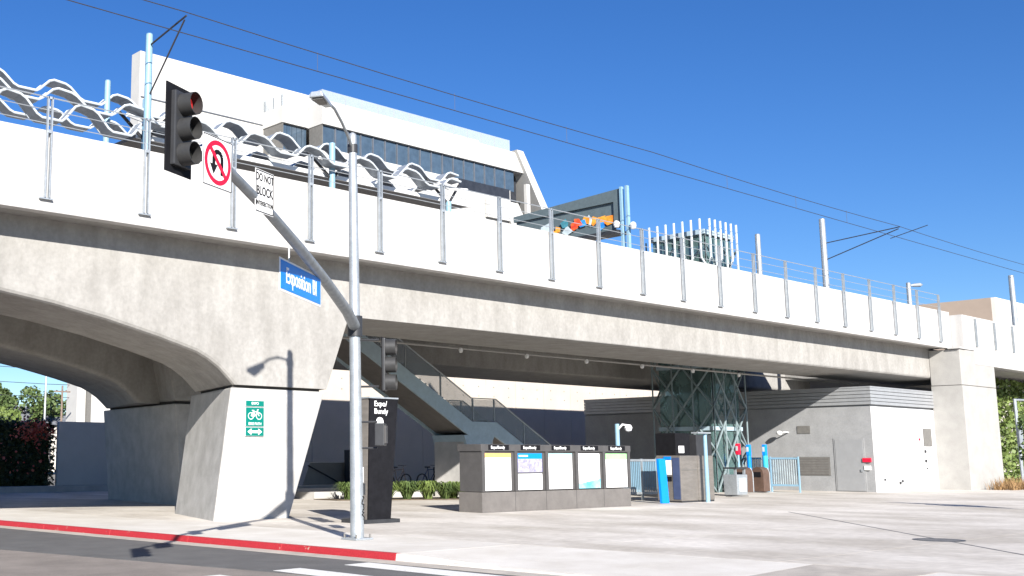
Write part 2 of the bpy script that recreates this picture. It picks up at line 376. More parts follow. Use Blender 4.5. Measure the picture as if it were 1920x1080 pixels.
# abutment pier at the right and the parapet that steps forward
B().quadbox([(64.05, 23.82, -.3), (68.75, 23.82, -.3), (68.75, 25.39, -.3), (64.05, 25.39, -.3), (64.05, 23.82, 5.55), (68.75, 23.82, 5.55), (68.75, 25.39, 5.55), (64.05, 25.39, 5.55)]).build('abutment_pier', 'column', via)
B().quadbox([(64.04, 23.81, 5.575), (68.75, 23.81, 5.575), (68.75, 25.39, 5.575), (64.04, 25.39, 5.575), (64.04, 23.81, 7.5), (68.75, 23.81, 7.5), (68.75, 25.39, 7.5), (64.04, 25.39, 7.5)]).build('abutment_head', 'column', via, bevel=.03)
B().prism([(64.7, 23.79, 7.53), (66.1, 23.79, 7.53), (66.1, 23.79, 6.78), (110, 23.79, 6.5), (110, 23.79, 9.25), (64.7, 23.79, 9.42)], (0, .98, 0)).build('parapet', 'parapet', via)
B().box(68.76, 110, 24.3, 43.4, 6.7, 7.6).build('deck_slab', 'girder', via)
B().box(63.9, 64.7, 23.72, 24.35, 7.52, 7.60).build('ledge', 'parapet', via)
for k in range(8):
    x = 66.3 + 2.72 * k
    B().box(x, x + .22, 23.72, 23.788, 7.75, 9.30).build('cover_strip', 'galv_dk', via)
# deck soffit conduit with small lamps
t = thing('conduit', 'pale conduit with small lamps along the underside of the viaduct', 'conduit', (30, 29.3, 5.8))
B().tube([(22.6, 29.3, 5.86), (64, 29.3, 5.86)], .045, 6).build('pipe', 'column', t)
for x in (26.9, 30.96, 34.84, 38.75, 42.8, 46.9, 51):
    B().lathe([(.001, -.14), (.07, -.12), (.09, -.02), (.06, .05), (.001, .06)], (x, 29.25, 5.82), 10).build('lamp', 'white_dome', t, smooth=True)

# fence on the parapet
fen = thing('parapet_fence', 'steel post and wire fence bolted to the outside of the viaduct parapet', 'fence', (11.39, 24.4, 7.9))
def post_mesh():
    b = B()
    for s in (-1, 1): b.box(11.39 + s * .055 - .018, 11.39 + s * .055 + .018, 24.27, 24.35, 7.90, 10.42)
    b.box(11.33, 11.45, 24.27, 24.35, 10.36, 10.42); b.box(11.335, 11.445, 24.26, 24.36, 9.50, 9.58)
    return b
p0 = post_mesh().build('post', 'galv', fen)
bp0 = B().box(11.22, 11.56, 24.30, 24.396, 7.86, 7.90).build('base_plate', 'galv', p0)
for k in range(1, 20):
    o = share(p0, 'post', fen, (2.725 * k, 0, 0)); q = share(bp0, 'base_plate', o, (0, 0, 0))
for z in (10.40, 10.08, 9.74):
    B().tube([(5, 24.31, z), (11.39 + 2.725 * 19, 24.31, z)], .012 if z < 10.3 else .018, 5).build('rail_wire', 'galv', fen)

# ------------------------------------------------------------------ catenary masts and wires
def mast(x, y, z, m, label, r=.15, arm=None):
    t = thing('catenary_mast', label, 'mast', (x, y, 8.35), 'catenary masts along the viaduct')
    B().tube([(x, y, 8.3), (x, y, z)], r, 12, r * .86).build('shaft', m, t, smooth=True)
    B().lathe([(.001, z + .05), (r * .7, z + .03), (r * .9, z)], (x, y, 0), 12).build('cap', m, t)
    if arm:
        yw, zt, zb = arm
        B().tube([(x, y - r, zt - .25), (x, yw - .1, zt + .05)], .03, 6).build('arm', 'wire', t)
        B().tube([(x, y - r, zb), (x, yw, zt - .05)], .03, 6).build('strut', 'wire', t)
        B().tube([(x, yw + .5, zt - .55), (x, yw - 1.6, zt - .1)], .022, 6).build('registration_arm', 'wire', t) if x > 40 else None
    return t
mast(16.85, 29.05, 14.85, 'blue_metal', 'tall pale blue catenary mast rising behind the signal on the left', .13, (27.0, 14.75, 12.9))
mast(65.4, 31.45, 16.1, 'galv', 'tall grey catenary mast with long arm towards the right end', .2, (27.0, 14.85, 13.6))
mast(17.55, 33.0, 14.55, 'blue_metal', 'shorter pale blue mast at far left behind the wavy canopy', .12)
mast(60.5, 33.0, 14.75, 'galv', 'bare grey mast just right of the lift tower top', .17)
mast(66.6, 27.2, 11.75, 'galv', 'short grey lamp mast near the right end of the fence', .14)
B().lathe([(.05, 0), (.10, .3), (.12, .7), (.02, .9)], (66.6, 27.1, 11.6), 8, (0.9, -.4, .1)).build('lamp_head', 'galv', bpy.data.objects['catenary_mast.004'])
mast(84.2, 27.6, 14.1, 'galv', 'grey mast cut by the right edge of the picture', .2)
def wire(y, zs, label, name='overhead_wire'):
    o = B().tube([(x, y, z) for x, z in zs], .016, 5).build(name, 'wire'); return tag(o, label, 'wire', 'overhead wires above the tracks')
def sag(z, s):
    spans = [(-10, 16.85), (16.85, 41), (41, 65.4), (65.4, 90), (90, 130)]; out = []
    for a, c in spans:
        for i in range(6):
            u = i / 6; out.append((a + (c - a) * u, z - s * 4 * u * (1 - u)))
    return out
wire(27.0, sag(14.95, .10), 'upper messenger wire strung over the viaduct against the sky')
wire(27.0, sag(14.27, 0.0), 'lower contact wire strung over the viaduct against the sky')
for i, x in enumerate((22, 28.5, 35, 47, 53.5, 59)):
    tag(B().tube([(x, 27, 14.28), (x, 27, 14.93)], .008, 4).build('wire_dropper', 'wire'), 'thin dropper between the two overhead wires, %s' % ('left above the signal arm', 'above the street light', 'above the office ribbon windows', 'above the lift tower', 'left of the right hand mast', 'nearest the long mast arm')[i], 'wire', 'droppers between the overhead wires')

# ------------------------------------------------------------------ platform canopy
can = thing('platform_canopy', 'white wavy folded metal canopy over the station platform', 'canopy', (20, 33, 8.4))
def wave(x0, x1, yf, wid, z, amp, per, ph, name, under='canopy_under'):
    pat = [(0, -1), (.10, -1), (.30, 1), (.56, .75), (.78, -1)]
    pts = []; k = math.floor((x0 - ph) / per)
    while True:
        done = False
        for u, h in pat:
            x = ph + (k + u) * per
            if x < x0: continue
            if x > x1: done = True; break
            pts.append((x, z + amp * h))
        k += 1
        if done: break
    for it in range(1):
        q = [pts[0]]
        for (xa, za), (xb, zb) in zip(pts[:-1], pts[1:]): q += [(xa + (xb - xa) * .16, za + (zb - za) * .16), (xa + (xb - xa) * .84, za + (zb - za) * .84)]
        pts = q + [pts[-1]]
    b = B(); n = len(pts); th = .04
    for (xa, za), (xb, zb) in zip(pts[:-1], pts[1:]):
        b.quadbox([(xa, yf, za), (xb, yf, zb), (xb, yf + wid, zb), (xa, yf + wid, za), (xa, yf, za + th), (xb, yf, zb + th), (xb, yf + wid, zb + th), (xa, yf + wid, za + th)])
    o = b.build(name, under, can)
    B().tube([(x, yf - .02, zz + .02) for x, zz in pts], .042, 6).build('edge_tube', 'canopy_edge', o, smooth=True)
    B().tube([(x, yf + wid + .02, zz + .02) for x, zz in pts], .035, 6).build('edge_tube', 'canopy_edge', o, smooth=True)
    return o
wave(5, 35.0, 33.0, .62, 13.88, .25, 2.36, 14.75, 'wave_strip')
wave(5, 34.6, 32.2, .5, 13.32, .26, 2.62, 14.45, 'wave_strip')
wave(5, 18.9, 31.5, .55, 12.60, .34, 2.5, 14.95, 'wave_strip')
wave(5.5, 34.2, 33.9, .5, 13.25, .22, 2.2, 19.4, 'wave_strip')
B().quadbox([(18.7, 33.0, 12.76), (35.7, 33.0, 12.76), (33.6, 37.2, 12.76), (18.7, 37.2, 12.76), (18.7, 33.0, 12.88), (35.7, 33.0, 12.88), (33.6, 37.2, 12.88), (18.7, 37.2, 12.88)]).build('roof_slab', 'kiosk_base', can)
B().box(18.7, 35.72, 32.9, 33.0, 12.74, 12.90).build('fascia', 'white_metal', can)
for x in (18.9, 27.4, 34.0):
    B().tube([(x, 32.7, 8.3), (x, 32.7, 14.1 if x < 30 else 12.7)], .13, 10).build('support_post', 'blue_metal', can, smooth=True)
    for s in (-1, 1):
        B().tube([(x, 32.7, 12.6), (x + s * 1.0, 33.0, 13.65)], .06, 6).build('brace', 'dark', can)
        B().tube([(x, 32.7, 13.3), (x + s * .9, 32.4, 13.3)], .07, 6).build('brace', 'white_metal', can)
# platform edge line behind the parapet
B().box(5, 60, 27.9, 36, 8.35, 9.2).build('platform', 'girder', via)
# art panel
art = thing('art_panel', 'slate framed platform panel with colourful glass mosaic shapes', 'art panel', (44, 31, 9.2))
for dy in (0, .32):
    B().box(43.9, 44.08, 30.75 + dy - .32, 30.87 + dy - .32, 9.2, 14.6).build('upright', 'blue_metal', art)
B().prism([(44, 30.95, 13.95), (44, 37.6, 13.95), (44, 37.6, 14.25), (44, 30.95, 14.55)], (.14, 0, 0)).build('frame_top', 'art_frame', art)
B().box(44, 44.14, 30.95, 31.3, 12.65, 13.95).build('frame_side', 'art_frame', art)
B().box(43.7, 44.5, 30.95, 37.0, 12.32, 12.5).build('shelf', 'dark', art)
B().box(44.12, 44.16, 31.3, 37.5, 12.5, 13.95).build('backing', 'art_frame', art)
random.seed(11)
for i in range(20):
    yc = 31.65 + i * .27 + random.uniform(-.1, .1); zc = random.uniform(12.75, 13.35); s = random.uniform(.28, .46)
    k = 4 if i % 2 else 5; pts = [(44.06 - .004 * i, yc + math.cos(a) * s * random.uniform(.45, 1.25), zc + math.sin(a) * s * random.uniform(.45, 1.15)) for a in [2 * math.pi * (q + .37 * (i % 3)) / k for q in range(k)]]
    cl = (['orange', 'orange', 'blueglass', 'orange', 'paleglass', 'orange', 'blueglass', 'redglass', 'redglass', 'paleglass', 'tealglass'] * 2)[i] if i < 14 else random.choice(['tealglass', 'paleglass', 'blueglass'])
    B().prism(pts, (.0025, 0, 0)).build('glass_piece', cl, art)
for (x, y, z) in ((43.7, 30.95, 12.75), (43.95, 30.2, 12.6)):
    B().lathe([(.001, -.2), (.11, -.16), (.15, -.02), (.15, .08), (.08, .16), (.001, .18)], (x, y, z), 12).build('dome_camera', 'white_dome', art, smooth=True)

# ------------------------------------------------------------------ lift tower
ev = thing('lift_tower', 'glass lift tower wrapped in grey green diagonal steel lattice', 'lift tower', (51.5, 31.8, 0))
X0, X1, Y0, Y1, ZT = 50.0, 53.05, 30.12, 33.6, 13.15
B().box(X0 + .25, X1 - .25, Y0 + .25, Y1 - .25, 0, ZT).build('glass_box', 'elev_glass', ev)
B().box(X0 + 1.0, X1 - 1.0, Y0 + 1.0, Y1 - 1.0, 0.1, 12.2).build('lift_shaft', 'dark', ev)
B().box(X0 + .1, X1 - .1, Y0 + .1, Y1 - .1, ZT - .12, ZT + .12).build('roof', 'slate_metal', ev)
B().box(X0 + .16, X1 - .16, Y0 + .16, Y1 - .16, 3.05, 3.25).build('floor_band', 'slate_metal', ev)
B().box(X0 + .16, X1 - .16, Y0 + .16, Y1 - .16, 6.2, 6.4).build('floor_band', 'slate_metal', ev)
def lat(face, u, z):
    if face == 'x': return (X0, Y0 + (Y1 - Y0) * u, z)
    if face == 'y': return (X0 + (X1 - X0) * u, Y0, z)
    if face == 'X': return (X1, Y0 + (Y1 - Y0) * u, z)
    return (X0 + (X1 - X0) * u, Y1, z)
for face in 'xyXY':
    for k in range(4):
        u = k / 3
        if face in 'XY' and k in (0, 3): continue
        B().tube([lat(face, u, 0), lat(face, u, 13.0)], .045, 6).build('lattice_upright', 'lattice', ev)
    for q, off in ((1, 0.0), (1, 2.1), (-1, 0.0), (-1, 2.1)):
        z = -4.2 + off
        while z < 12:
            za, zb = z, z + 4.2; ua, ub = (0, 1) if q > 0 else (1, 0)
            if za < 0: f = (0 - za) / (zb - za); ua = ua + (ub - ua) * f; za = 0
            if zb > 12.4: f = (12.4 - za) / (zb - za); ub = ua + (ub - ua) * f; zb = 12.4
            if zb - za > .2: B().tube([lat(face, ua, za), lat(face, ub, zb)], .05, 6).build('lattice_brace', 'lattice', ev)
            z += 4.2
# kinked white pickets crowning the tower above the deck
for face, n in (('x', 7), ('y', 6)):
    for k in range(n):
        u = (k + .25) / n; a = Vector(lat(face, u, 10.9)); o = Vector((-.22, 0, 0)) if face == 'x' else Vector((0, -.22, 0)); s = Vector(lat(face, u + (.085 if k % 2 else -.085), 0)) - Vector(lat(face, u, 0))
        B().tube([a + o * .3 + s, a + o * .3 + s + Vector((0, 0, .25)), a + o + Vector((0, 0, .85)), a + o + Vector((0, 0, 2.85))], .06, 6).build('picket', 'canopy_edge', ev, smooth=True)

# ------------------------------------------------------------------ stair under the viaduct
st = thing('platform_stair', 'slate blue steel stair with mesh railing descending under the viaduct', 'stair', (43.6, 33.5, 0))
YA, YB = 33.5, 35.5
path = [(27.8, 7.75), (36.1, 3.30), (37.7, 3.30), (43.9, 0.0)]
def stringer(y, name):
    up = [(27.8, 7.72), (36.1, 3.27), (37.7, 3.27), (43.85, -.02)]; dn = [(43.0, -.02), (37.5, 2.68), (35.85, 2.68), (27.8, 6.98)]
    return B().prism([(x, y, z) for x, z in up + dn], (0, .1, 0)).build(name, 'slate_metal', st)
stringer(YA, 'stringer'); stringer(YB, 'stringer')
b = B(); u = [(27.8, YA + .1, 7.1), (35.9, YA + .1, 2.78), (37.5, YA + .1, 2.78), (43.2, YA + .1, 0)]
b.prism(u + [(x, y, z + .1) for x, y, z in reversed(u)], (0, YB - YA - .1, 0)); b.build('soffit', 'kiosk_base', st)
for i in range(24):
    x = 28.1 + i * .335; z = 7.62 - i * .18
    if x < 36: B().box(x, x + .3, YA + .1, YB, z - .13, z - .08).build('tread', 'galv_dk', st)
for i in range(16):
    x = 38.0 + i * .36; z = 3.1 - i * .19
    B().box(x, x + .32, YA + .1, YB, z - .13, z - .08).build('tread', 'galv_dk', st)
for y in (YA + .03, YB + .05):
    B().tube([(27.8, y, 8.75), (36.1, y, 4.30), (37.7, y, 4.30), (43.9, y, 1.0)], .03, 6).build('handrail', 'galv', st)
    b = B(); pp = [(27.8, 7.75, 8.7), (36.1, 3.32, 4.26), (37.7, 3.32, 4.26), (43.9, .02, .96)]
    for (xa, za, ta), (xb, zb, tb) in zip(pp[:-1], pp[1:]): b.quadbox([(xa, y, za), (xb, y, zb), (xb, y + .012, zb), (xa, y + .012, za), (xa, y, ta), (xb, y, tb), (xb, y + .012, tb), (xa, y + .012, ta)])
    b.build('mesh_panel', 'mesh_glass', st)
    for x, z in ((30, 6.55), (32.1, 5.43), (34.2, 4.3), (36.2, 3.3), (37.6, 3.3), (39.6, 2.25), (41.6, 1.18)):
        B().box(x - .03, x + .03, y - .01, y + .05, z, z + 1.0).build('baluster', 'galv_dk', st)
B().box(35.7, 37.6, YA + .15, YB - .05, 0, 2.66).build('landing_wall', 'stucco_low', st)
B().quadbox([(35.75, YA + .02, 2.25), (37.3, YA + .02, 2.25), (37.3, YB, 2.25), (35.75, YB, 2.25), (35.6, YA + .02, 2.68), (37.6, YA + .02, 2.68), (37.6, YB, 2.68), (35.6, YB, 2.68)]).build('landing_bracket', 'slate_metal', st)
# ------------------------------------------------------------------ station service building
sb = thing('service_building', 'grey and white painted station service building with louvered top band', 'building', (56.6, 25.4, 0))
BX, BY = 56.6, 25.4
B().box(BX, 70, BY + .02, 43, -.3, 4.27).build('wall', 'bldg_grey', sb)
B().box(BX + .01, 70, BY, BY + .019, -.3, 4.24).build('front_wall', 'bldg_white', sb)
B().box(BX + .1, 70, BY + .1, 43, 4.24, 5.1).build('louver_core', 'bldg_grey', sb)
for k in range(5):
    z = 4.36 + k * .175
    B().prism([(BX - .06, BY - .06, z), (BX + .1, BY + .1, z + .03), (BX + .1, BY + .1, z + .13), (BX - .06, BY - .06, z + .13)], (0, 0, .001))
    bb = B(); bb.box(BX - .05, BX + .12, BY - .05, 43, z, z + .148); bb.build('louver_slat', 'louver', sb)
    B().box(BX - .048, 70, BY - .052, BY + .12, z, z + .148).build('louver_slat', 'louver', sb)
B().box(BX - .07, 70, BY - .07, 43, 5.2, 5.27).build('coping', 'louver', sb)
B().box(BX - .03, BX - .001, 25.85, 27.4, 0.02, 2.68).build('door_frame', 'bldg_grey', sb)
d = B().box(BX - .045, BX - .031, 25.92, 27.33, 0.04, 2.6).build('door', 'door_grey', sb)
B().box(BX - .09, BX - .046, 25.98, 26.08, 1.0, 1.12).build('handle', 'galv', d)
b = B().box(BX - .02, BX - .001, 27.65, 29.6, .78, 1.74).build('vent_panel', 'dark_panel', sb)
for k in range(7): B().box(BX - .035, BX - .021, 27.72, 29.53, .84 + k * .13, .88 + k * .13).build('vent_slat', 'kiosk_base', b)
B().box(BX - .03, BX - .001, 28.6, 29.3, 2.95, 3.35).build('vent', 'dark_panel', sb)
B().box(BX - .10, BX - .001, 25.55, 25.95, 1.48, 1.68).build('alarm_box', 'sign_red', sb)
B().box(BX - .08, BX - .001, 25.6, 25.9, 1.08, 1.30).build('notice_plate', 'paint', sb)
B().box(62.5, 63.5, BY - .04, BY - .001, 2.3, 3.25).build('control_panel', 'dark_panel', sb)
for x, z, s, m in ((61.9, 2.6, .1, 'sign_red'), (62.5, 1.95, .13, 'dark'), (62.5, 1.45, .13, 'dark'), (63.1, 1.7, .1, 'galv'), (62.6, 1.1, .07, 'dark'), (63.0, .75, .06, 'galv'), (57.5, .55, .09, 'dark'), (59.2, .35, .12, 'dark'), (59.5, .45, .1, 'dark')):
    B().box(x, x + s * 1.4, BY - .05, BY - .001, z, z + s * 1.2).build('wall_fitting', m, sb)
o = thing('dome_camera', 'white dome camera on the grey wall of the service building', 'camera', (56.5, 30.0, 3.0))
B().tube([(56.6, 29.8, 3.02), (56.3, 29.8, 3.05), (56.2, 30.0, 3.0)], .03, 6).build('bracket', 'white_dome', o)
B().lathe([(.001, -.12), (.13, -.05), (.16, .05), (.08, .13), (.001, .14)], (56.2, 30.1, 2.97), 12).build('dome', 'white_dome', o, smooth=True)

# ------------------------------------------------------------------ annex wall behind (bridge shadow falls on it)
an = thing('panel_wall', 'pale tall concrete panel wall behind the station, lit above the viaduct shadow', 'wall', (50, 52, 0))
for i in range(16):
    x = 29.6 + i * 3.1
    B().box(x + .012, x + 3.088, 52, 52.3, -.3, 8.6).build('wall_panel', 'annex', an, bevel=.008)
B().box(29.6, 79.2, 52.06, 52.28, -.3, 8.5).build('backing', 'joint', an)
b = B()
for i in range(32):
    for z in (5.9, 6.55, 7.4): b.disc((29.6 + .8 + i * 1.55, 51.996, z), .05, (0, -1, 0), 6)
stuff(b.build('tie_hole', 'dark_panel', an))
for k, (x, z) in enumerate(((47.5, 2.2), (60.5, 2.1), (63.6, 2.0), (57.5, 2.6))):
    B().box(x, x + .5, 51.9, 51.99, z, z + .6).build('wall_box', 'black', an)
# ------------------------------------------------------------------ office building
of = thing('office_building', 'large white office building with dark ribbon windows and slanted right end', 'building', (50, 62, 0))
B().prism([(35.3, 62, 0), (72.5, 62, 0), (72.5, 62, 21), (68.3, 62, 28.5), (35.3, 62, 28.5)], (0, 1.1, 0)).build('wall', 'white_wall', of)
B().box(35.4, 45.4, 61.94, 61.999, 25.3, 25.38).build('reveal_line', 'mullion', of)
B().box(45.44, 52, 59.66, 62.5, 25.05, 26.25).build('upper_wall', 'white_wall', of)
B().box(45.44, 52, 59.66, 62.5, 20, 23.0).build('lower_wall', 'white_wall', of)
Y2 = 58.03
B().prism([(47.76, Y2, 25.0), (68.5, Y2, 25.0), (69.75, Y2, 25.0), (68.3, Y2, 26.6), (47.76, Y2, 26.6)], (0, 12, 0)).build('upper_wall', 'white_wall', of)
B().prism([(47.76, Y2, 20), (68.9, Y2, 20), (67.6, Y2, 21.95), (67.6, Y2, 23.25), (47.76, Y2, 23.25)], (0, 1.5, 0)).build('spandrel', 'white_wall', of)
B().prism([(68.2, Y2 - .3, 26.75), (69.0, Y2 - .3, 26.75), (74.3, Y2 - .3, 19), (73.2, Y2 - .3, 19)], (0, 14, 0)).build('slanted_end_wall', 'white_wall', of)
B().box(47.9, 69.5, Y2 + 1.0, Y2 + 1.3, 12, 25.0).build('glass_core', 'window_dk', of)
B().box(47.7, 69.5, Y2 + 1.8, 70, 0, 22).build('lower_block', 'window', of)
n = 17
for i in range(n):
    xa = 47.9 + i * (68.4 - 47.9) / n; xb = 47.9 + (i + 1) * (68.4 - 47.9) / n
    B().box(xa + .05, xb - .05, Y2 + .25, Y2 + .3, 23.3, 24.98).build('window_pane', 'window', of)
    B().box(xa - .05, xa + .05, Y2 + .18, Y2 + .32, 23.25, 25.0).build('mullion', 'mullion', of)
B().box(61.5, 67.5, Y2 - .02, Y2 - .001, 22.5, 23.3).build('balcony_band', 'window_dk', of)  # dark balcony band on the spandrel, under the right hand panes
for i in range(5):
    xa = 45.6 + i * .44; B().box(xa, xa + .4, 59.9, 59.95, 23.05, 25.02).build('window_pane', 'window', of)
B().box(45.5, 45.55, 59.7, 62, 23.0, 25.03).build('window_pane', 'dark_panel', of)
B().box(47.8, 47.85, Y2 + .1, 59.6, 23.3, 24.98).build('window_pane', 'dark_panel', of)
for (xa, xb, ya, yb) in ((45.5, 47.7, 59.7, 59.74), (45.46, 45.5, 59.7, 62), (47.8, 67.8, Y2 + .1, Y2 + .14), (47.78, 47.82, Y2 + .1, 59.6)):
    zt = 26.62 if ya > 59.6 or ya == 59.7 else 26.62
    zb = 26.26 if ya >= 59.7 else 26.6
    B().box(xa, xb, ya, yb, zb, zb + .95).build('roof_railing', 'rail_glass', of)
for i in range(12):
    xa = 48.4 + i * 1.6; B().box(xa, xa + .06, Y2 + .16, Y2 + .22, 26.6, 27.5).build('railing_post', 'mullion', of)
for i in range(3):
    B().box(45.5, 45.56, 59.8 + i * 1.0, 59.9 + i * 1.0, 26.26, 27.1).build('railing_post', 'mullion', of)
B().box(69.2, 69.6, Y2 - .4, Y2 - .1, 21.5, 24).build('fin', 'white_wall', of)
B().prism([(64.5, Y2 - .3, 20.6), (67.2, Y2 - .3, 20.6), (69.0, Y2 - .3, 18), (71, Y2 - .3, 18), (68.2, Y2 - .3, 22.2), (64.5, Y2 - .3, 22.2)], (0, .25, 0)).build('lower_fin', 'white_wall', of)
# tan building at far right
tb = thing('tan_building', 'tan and cream stucco building beyond the right end of the viaduct', 'building', (95, 33, 0))
B().box(95, 95.3, 32.7, 44, 0, 14.15).build('side_wall', 'tan', tb)
B().box(95.01, 112, 32.4, 32.7, 0, 14.15).build('front_wall', 'stucco_sh', tb)
B().box(95.3, 112, 32.7, 44, 0, 13.9).build('roof', 'roof_grey', tb)

# ------------------------------------------------------------------ signal pole with mast arm and street light
PX, PY = 15.6, 17.8
sp = thing('signal_pole', 'tall galvanised signal pole with mast arm and street light at the corner', 'signal pole', (PX, PY, 0))
B().tube([(PX, PY, 0), (PX - .03, PY + .02, 4.4), (PX - .06, PY + .04, 8.72)], .145, 20, .09).build('pole_shaft', 'galv', sp, smooth=True)
B().lathe([(.092, 8.72), (.08, 8.78), (.03, 8.82), (.001, 8.83)], (PX - .06, PY + .04, 0), 16).build('pole_cap', 'galv', sp, smooth=True)
bpl = B().box(PX - .24, PX + .24, PY - .24, PY + .24, .002, .045).build('base_plate', 'galv', sp, bevel=.01)
for sx in (-1, 1):
    for sy in (-1, 1): B().tube([(PX + sx * .19, PY + sy * .19, .045), (PX + sx * .19, PY + sy * .19, .12)], .022, 6).build('anchor_bolt', 'dark_panel', bpl)
arm_pts = [(PX - .05, PY, 4.50), (14.6, 16.95, 4.66), (12.8, 15.45, 4.90), (10.9, 13.85, 5.08), (9.2, 12.42, 5.19), (7.6, 11.1, 5.25), (7.12, 10.72, 5.26)]
B().tube(arm_pts, .125, 12, .055).build('mast_arm', 'galv_dk', sp, smooth=True)
B().tube([(7.2, 10.8, 5.22), (6.5, 10.38, 5.18), (6.02, 9.66, 5.12)], .045, 8).build('signal_bracket', 'galv_dk', sp, smooth=True)
B().tube([(PX - .03, PY + .02, 4.28), (PX - .03, PY + .02, 4.72)], .165, 16).build('arm_clamp', 'dark', sp, smooth=True)
LX, LY, LZ = 13.70, 16.64, 8.84
B().tube([(PX - .06, PY + .04, 8.45), (PX - .30, PY - .11, 8.62), (PX - .75, PY - .40, 8.82), (PX - 1.25, PY - .75, 8.93), (LX + .3, LY + .18, 8.92)], .035, 8, .03).build('luminaire_arm', 'galv_dk', sp, smooth=True)
B().tube([(PX - .06, PY + .04, 8.36), (PX - .06, PY + .04, 8.54)], .115, 12).build('arm_clamp', 'dark', sp, smooth=True)
ad = Vector((LX - PX, LY - PY, 0)).normalized(); ap = Vector((-ad.y, ad.x, 0))
def lumbox(l0, l1, wd0, wd1, z00, z01, z10, z11):
    c = Vector((LX, LY, 0)); a = c + ad * l0; e = c + ad * l1
    return B().quadbox([tuple(a - ap * wd0 + Vector((0, 0, z00))), tuple(e - ap * wd1 + Vector((0, 0, z10))), tuple(e + ap * wd1 + Vector((0, 0, z10))), tuple(a + ap * wd0 + Vector((0, 0, z00))),
                        tuple(a - ap * wd0 * .7 + Vector((0, 0, z01))), tuple(e - ap * wd1 * .7 + Vector((0, 0, z11))), tuple(e + ap * wd1 * .7 + Vector((0, 0, z11))), tuple(a + ap * wd0 * .7 + Vector((0, 0, z01)))])
lh = lumbox(-.36, .42, .08, .16, 8.82, 8.93, 8.81, 8.93).build('luminaire_head', 'galv', sp, bevel=.025)
lumbox(-.05, .36, .09, .125, 8.785, 8.815, 8.78, 8.81).build('luminaire_lens', 'dark_panel', lh)
# pedestrian push button and graffiti
fd = Vector((.30, -.95, 0)).normalized(); fs = Vector((.95, .30, 0)).normalized()
pb = B(); c = Vector((PX, PY, 0)) + fs * .17 - Vector((0, 0, 0))
pb.obox(c, fs, fd, .055, .03, 1.18, 1.50); pb.build('button_sign', 'sign_white', sp)
pb = B().obox(c, fs, fd, .06, .07, .92, 1.16); pb.build('push_button', 'dark', sp, bevel=.01)
random.seed(5)
zz = .90; sq = []
for i in range(17):
    an = -1.15 + random.uniform(-.35, .45) * (1 if i % 2 else -1); r = .147
    sq.append((PX + math.cos(an) * r, PY + math.sin(an) * r, zz)); zz -= random.uniform(.015, .045)
B().tube(sq, .012, 5).build('graffiti_scrawl', 'black', sp)

# signal heads
def signal(c, nrm, h, wid, label, back, name='traffic_signal', bracket=None):
    n = Vector((nrm[0], nrm[1], 0)).normalized(); s = Vector((-n.y, n.x, 0)); c = Vector(c)
    t = thing(name, label, 'traffic light', tuple(c), None)
    hh = h / 2
    if back:
        bw, bh = back
        b = B(); base = c - n * .02
        b.obox(base, s, n, bw / 2, .008, c.z - bh / 2, c.z + bh / 2); b.build('backplate', 'black', t, bevel=.004)
    b = B(); b.obox(c + n * .01, s, n, wid / 2, .035, c.z - hh, c.z + hh); b.build('housing', 'dark', t, bevel=.015)
    u = h / 3
    for k, z in enumerate((u, 0, -u)):
        cc = c + n * .046 + Vector((0, 0, z)); r = u * .46
        hd = B().lathe([(r, 0), (r * .98, u * .58), (r * .93, u * .58), (r * .95, 0)], cc, 18, n).build('hood', 'hood', t, smooth=True)
        B().lathe([(r * .94, 0), (r * .85, u * .14), (r * .5, u * .23), (.001, u * .26)], cc, 18, n).build('lens', 'lens_red' if k == 0 else 'lens_dk', hd)
    if bracket: bracket(t)
    return t
signal((5.94, 9.56, 5.08), (.39, -.92), .80, .30, 'black three lamp signal with backplate at the end of the mast arm', (.47, .95))
c2 = Vector((15.96, 17.32, 3.66))
def br(t):
    for z in (4.2, 3.2):
        B().tube([(PX, PY, z), (15.90, 17.42, z)], .025, 6).build('bracket', 'dark', t)
signal(tuple(c2), (.62, -.78), 1.12, .32, 'dark three lamp signal bracketed low on the galvanised pole', (.40, 1.16), bracket=br)
# small pedestrian housing under it
t = thing('pedestrian_signal', 'small grey pedestrian signal box on the pole below the traffic light', 'pedestrian signal', (15.95, 17.4, 2.2))
B().obox((15.92, 17.40), (.78, .62), (.62, -.78), .17, .10, 1.95, 2.42).build('housing', 'dark', t, bevel=.015)
B().obox((15.99, 17.31), (.78, .62), (.62, -.78), .13, .015, 2.0, 2.37).build('face', 'kiosk', t)
for z in (2.45, 1.9): B().tube([(PX, PY, z), (15.88, 17.46, z)], .025, 6).build('bracket', 'dark', t)

# signs on the arm
SD = Vector((.93, .36, 0)).normalized(); SN = Vector((.36, -.93, 0)).normalized()
def plate(t, c, s, n, wd, ht, m, name='plate', off=0, th=.004, bevel=0):
    c = Vector(c) + n * off
    return B().obox(c, s, n, wd / 2, th, c.z - ht / 2, c.z + ht / 2).build(name, m, t, bevel=bevel)
def ring_path(c, s, r0, pts): return [tuple(Vector(c) + s * x + Vector((0, 0, z))) for x, z in pts]
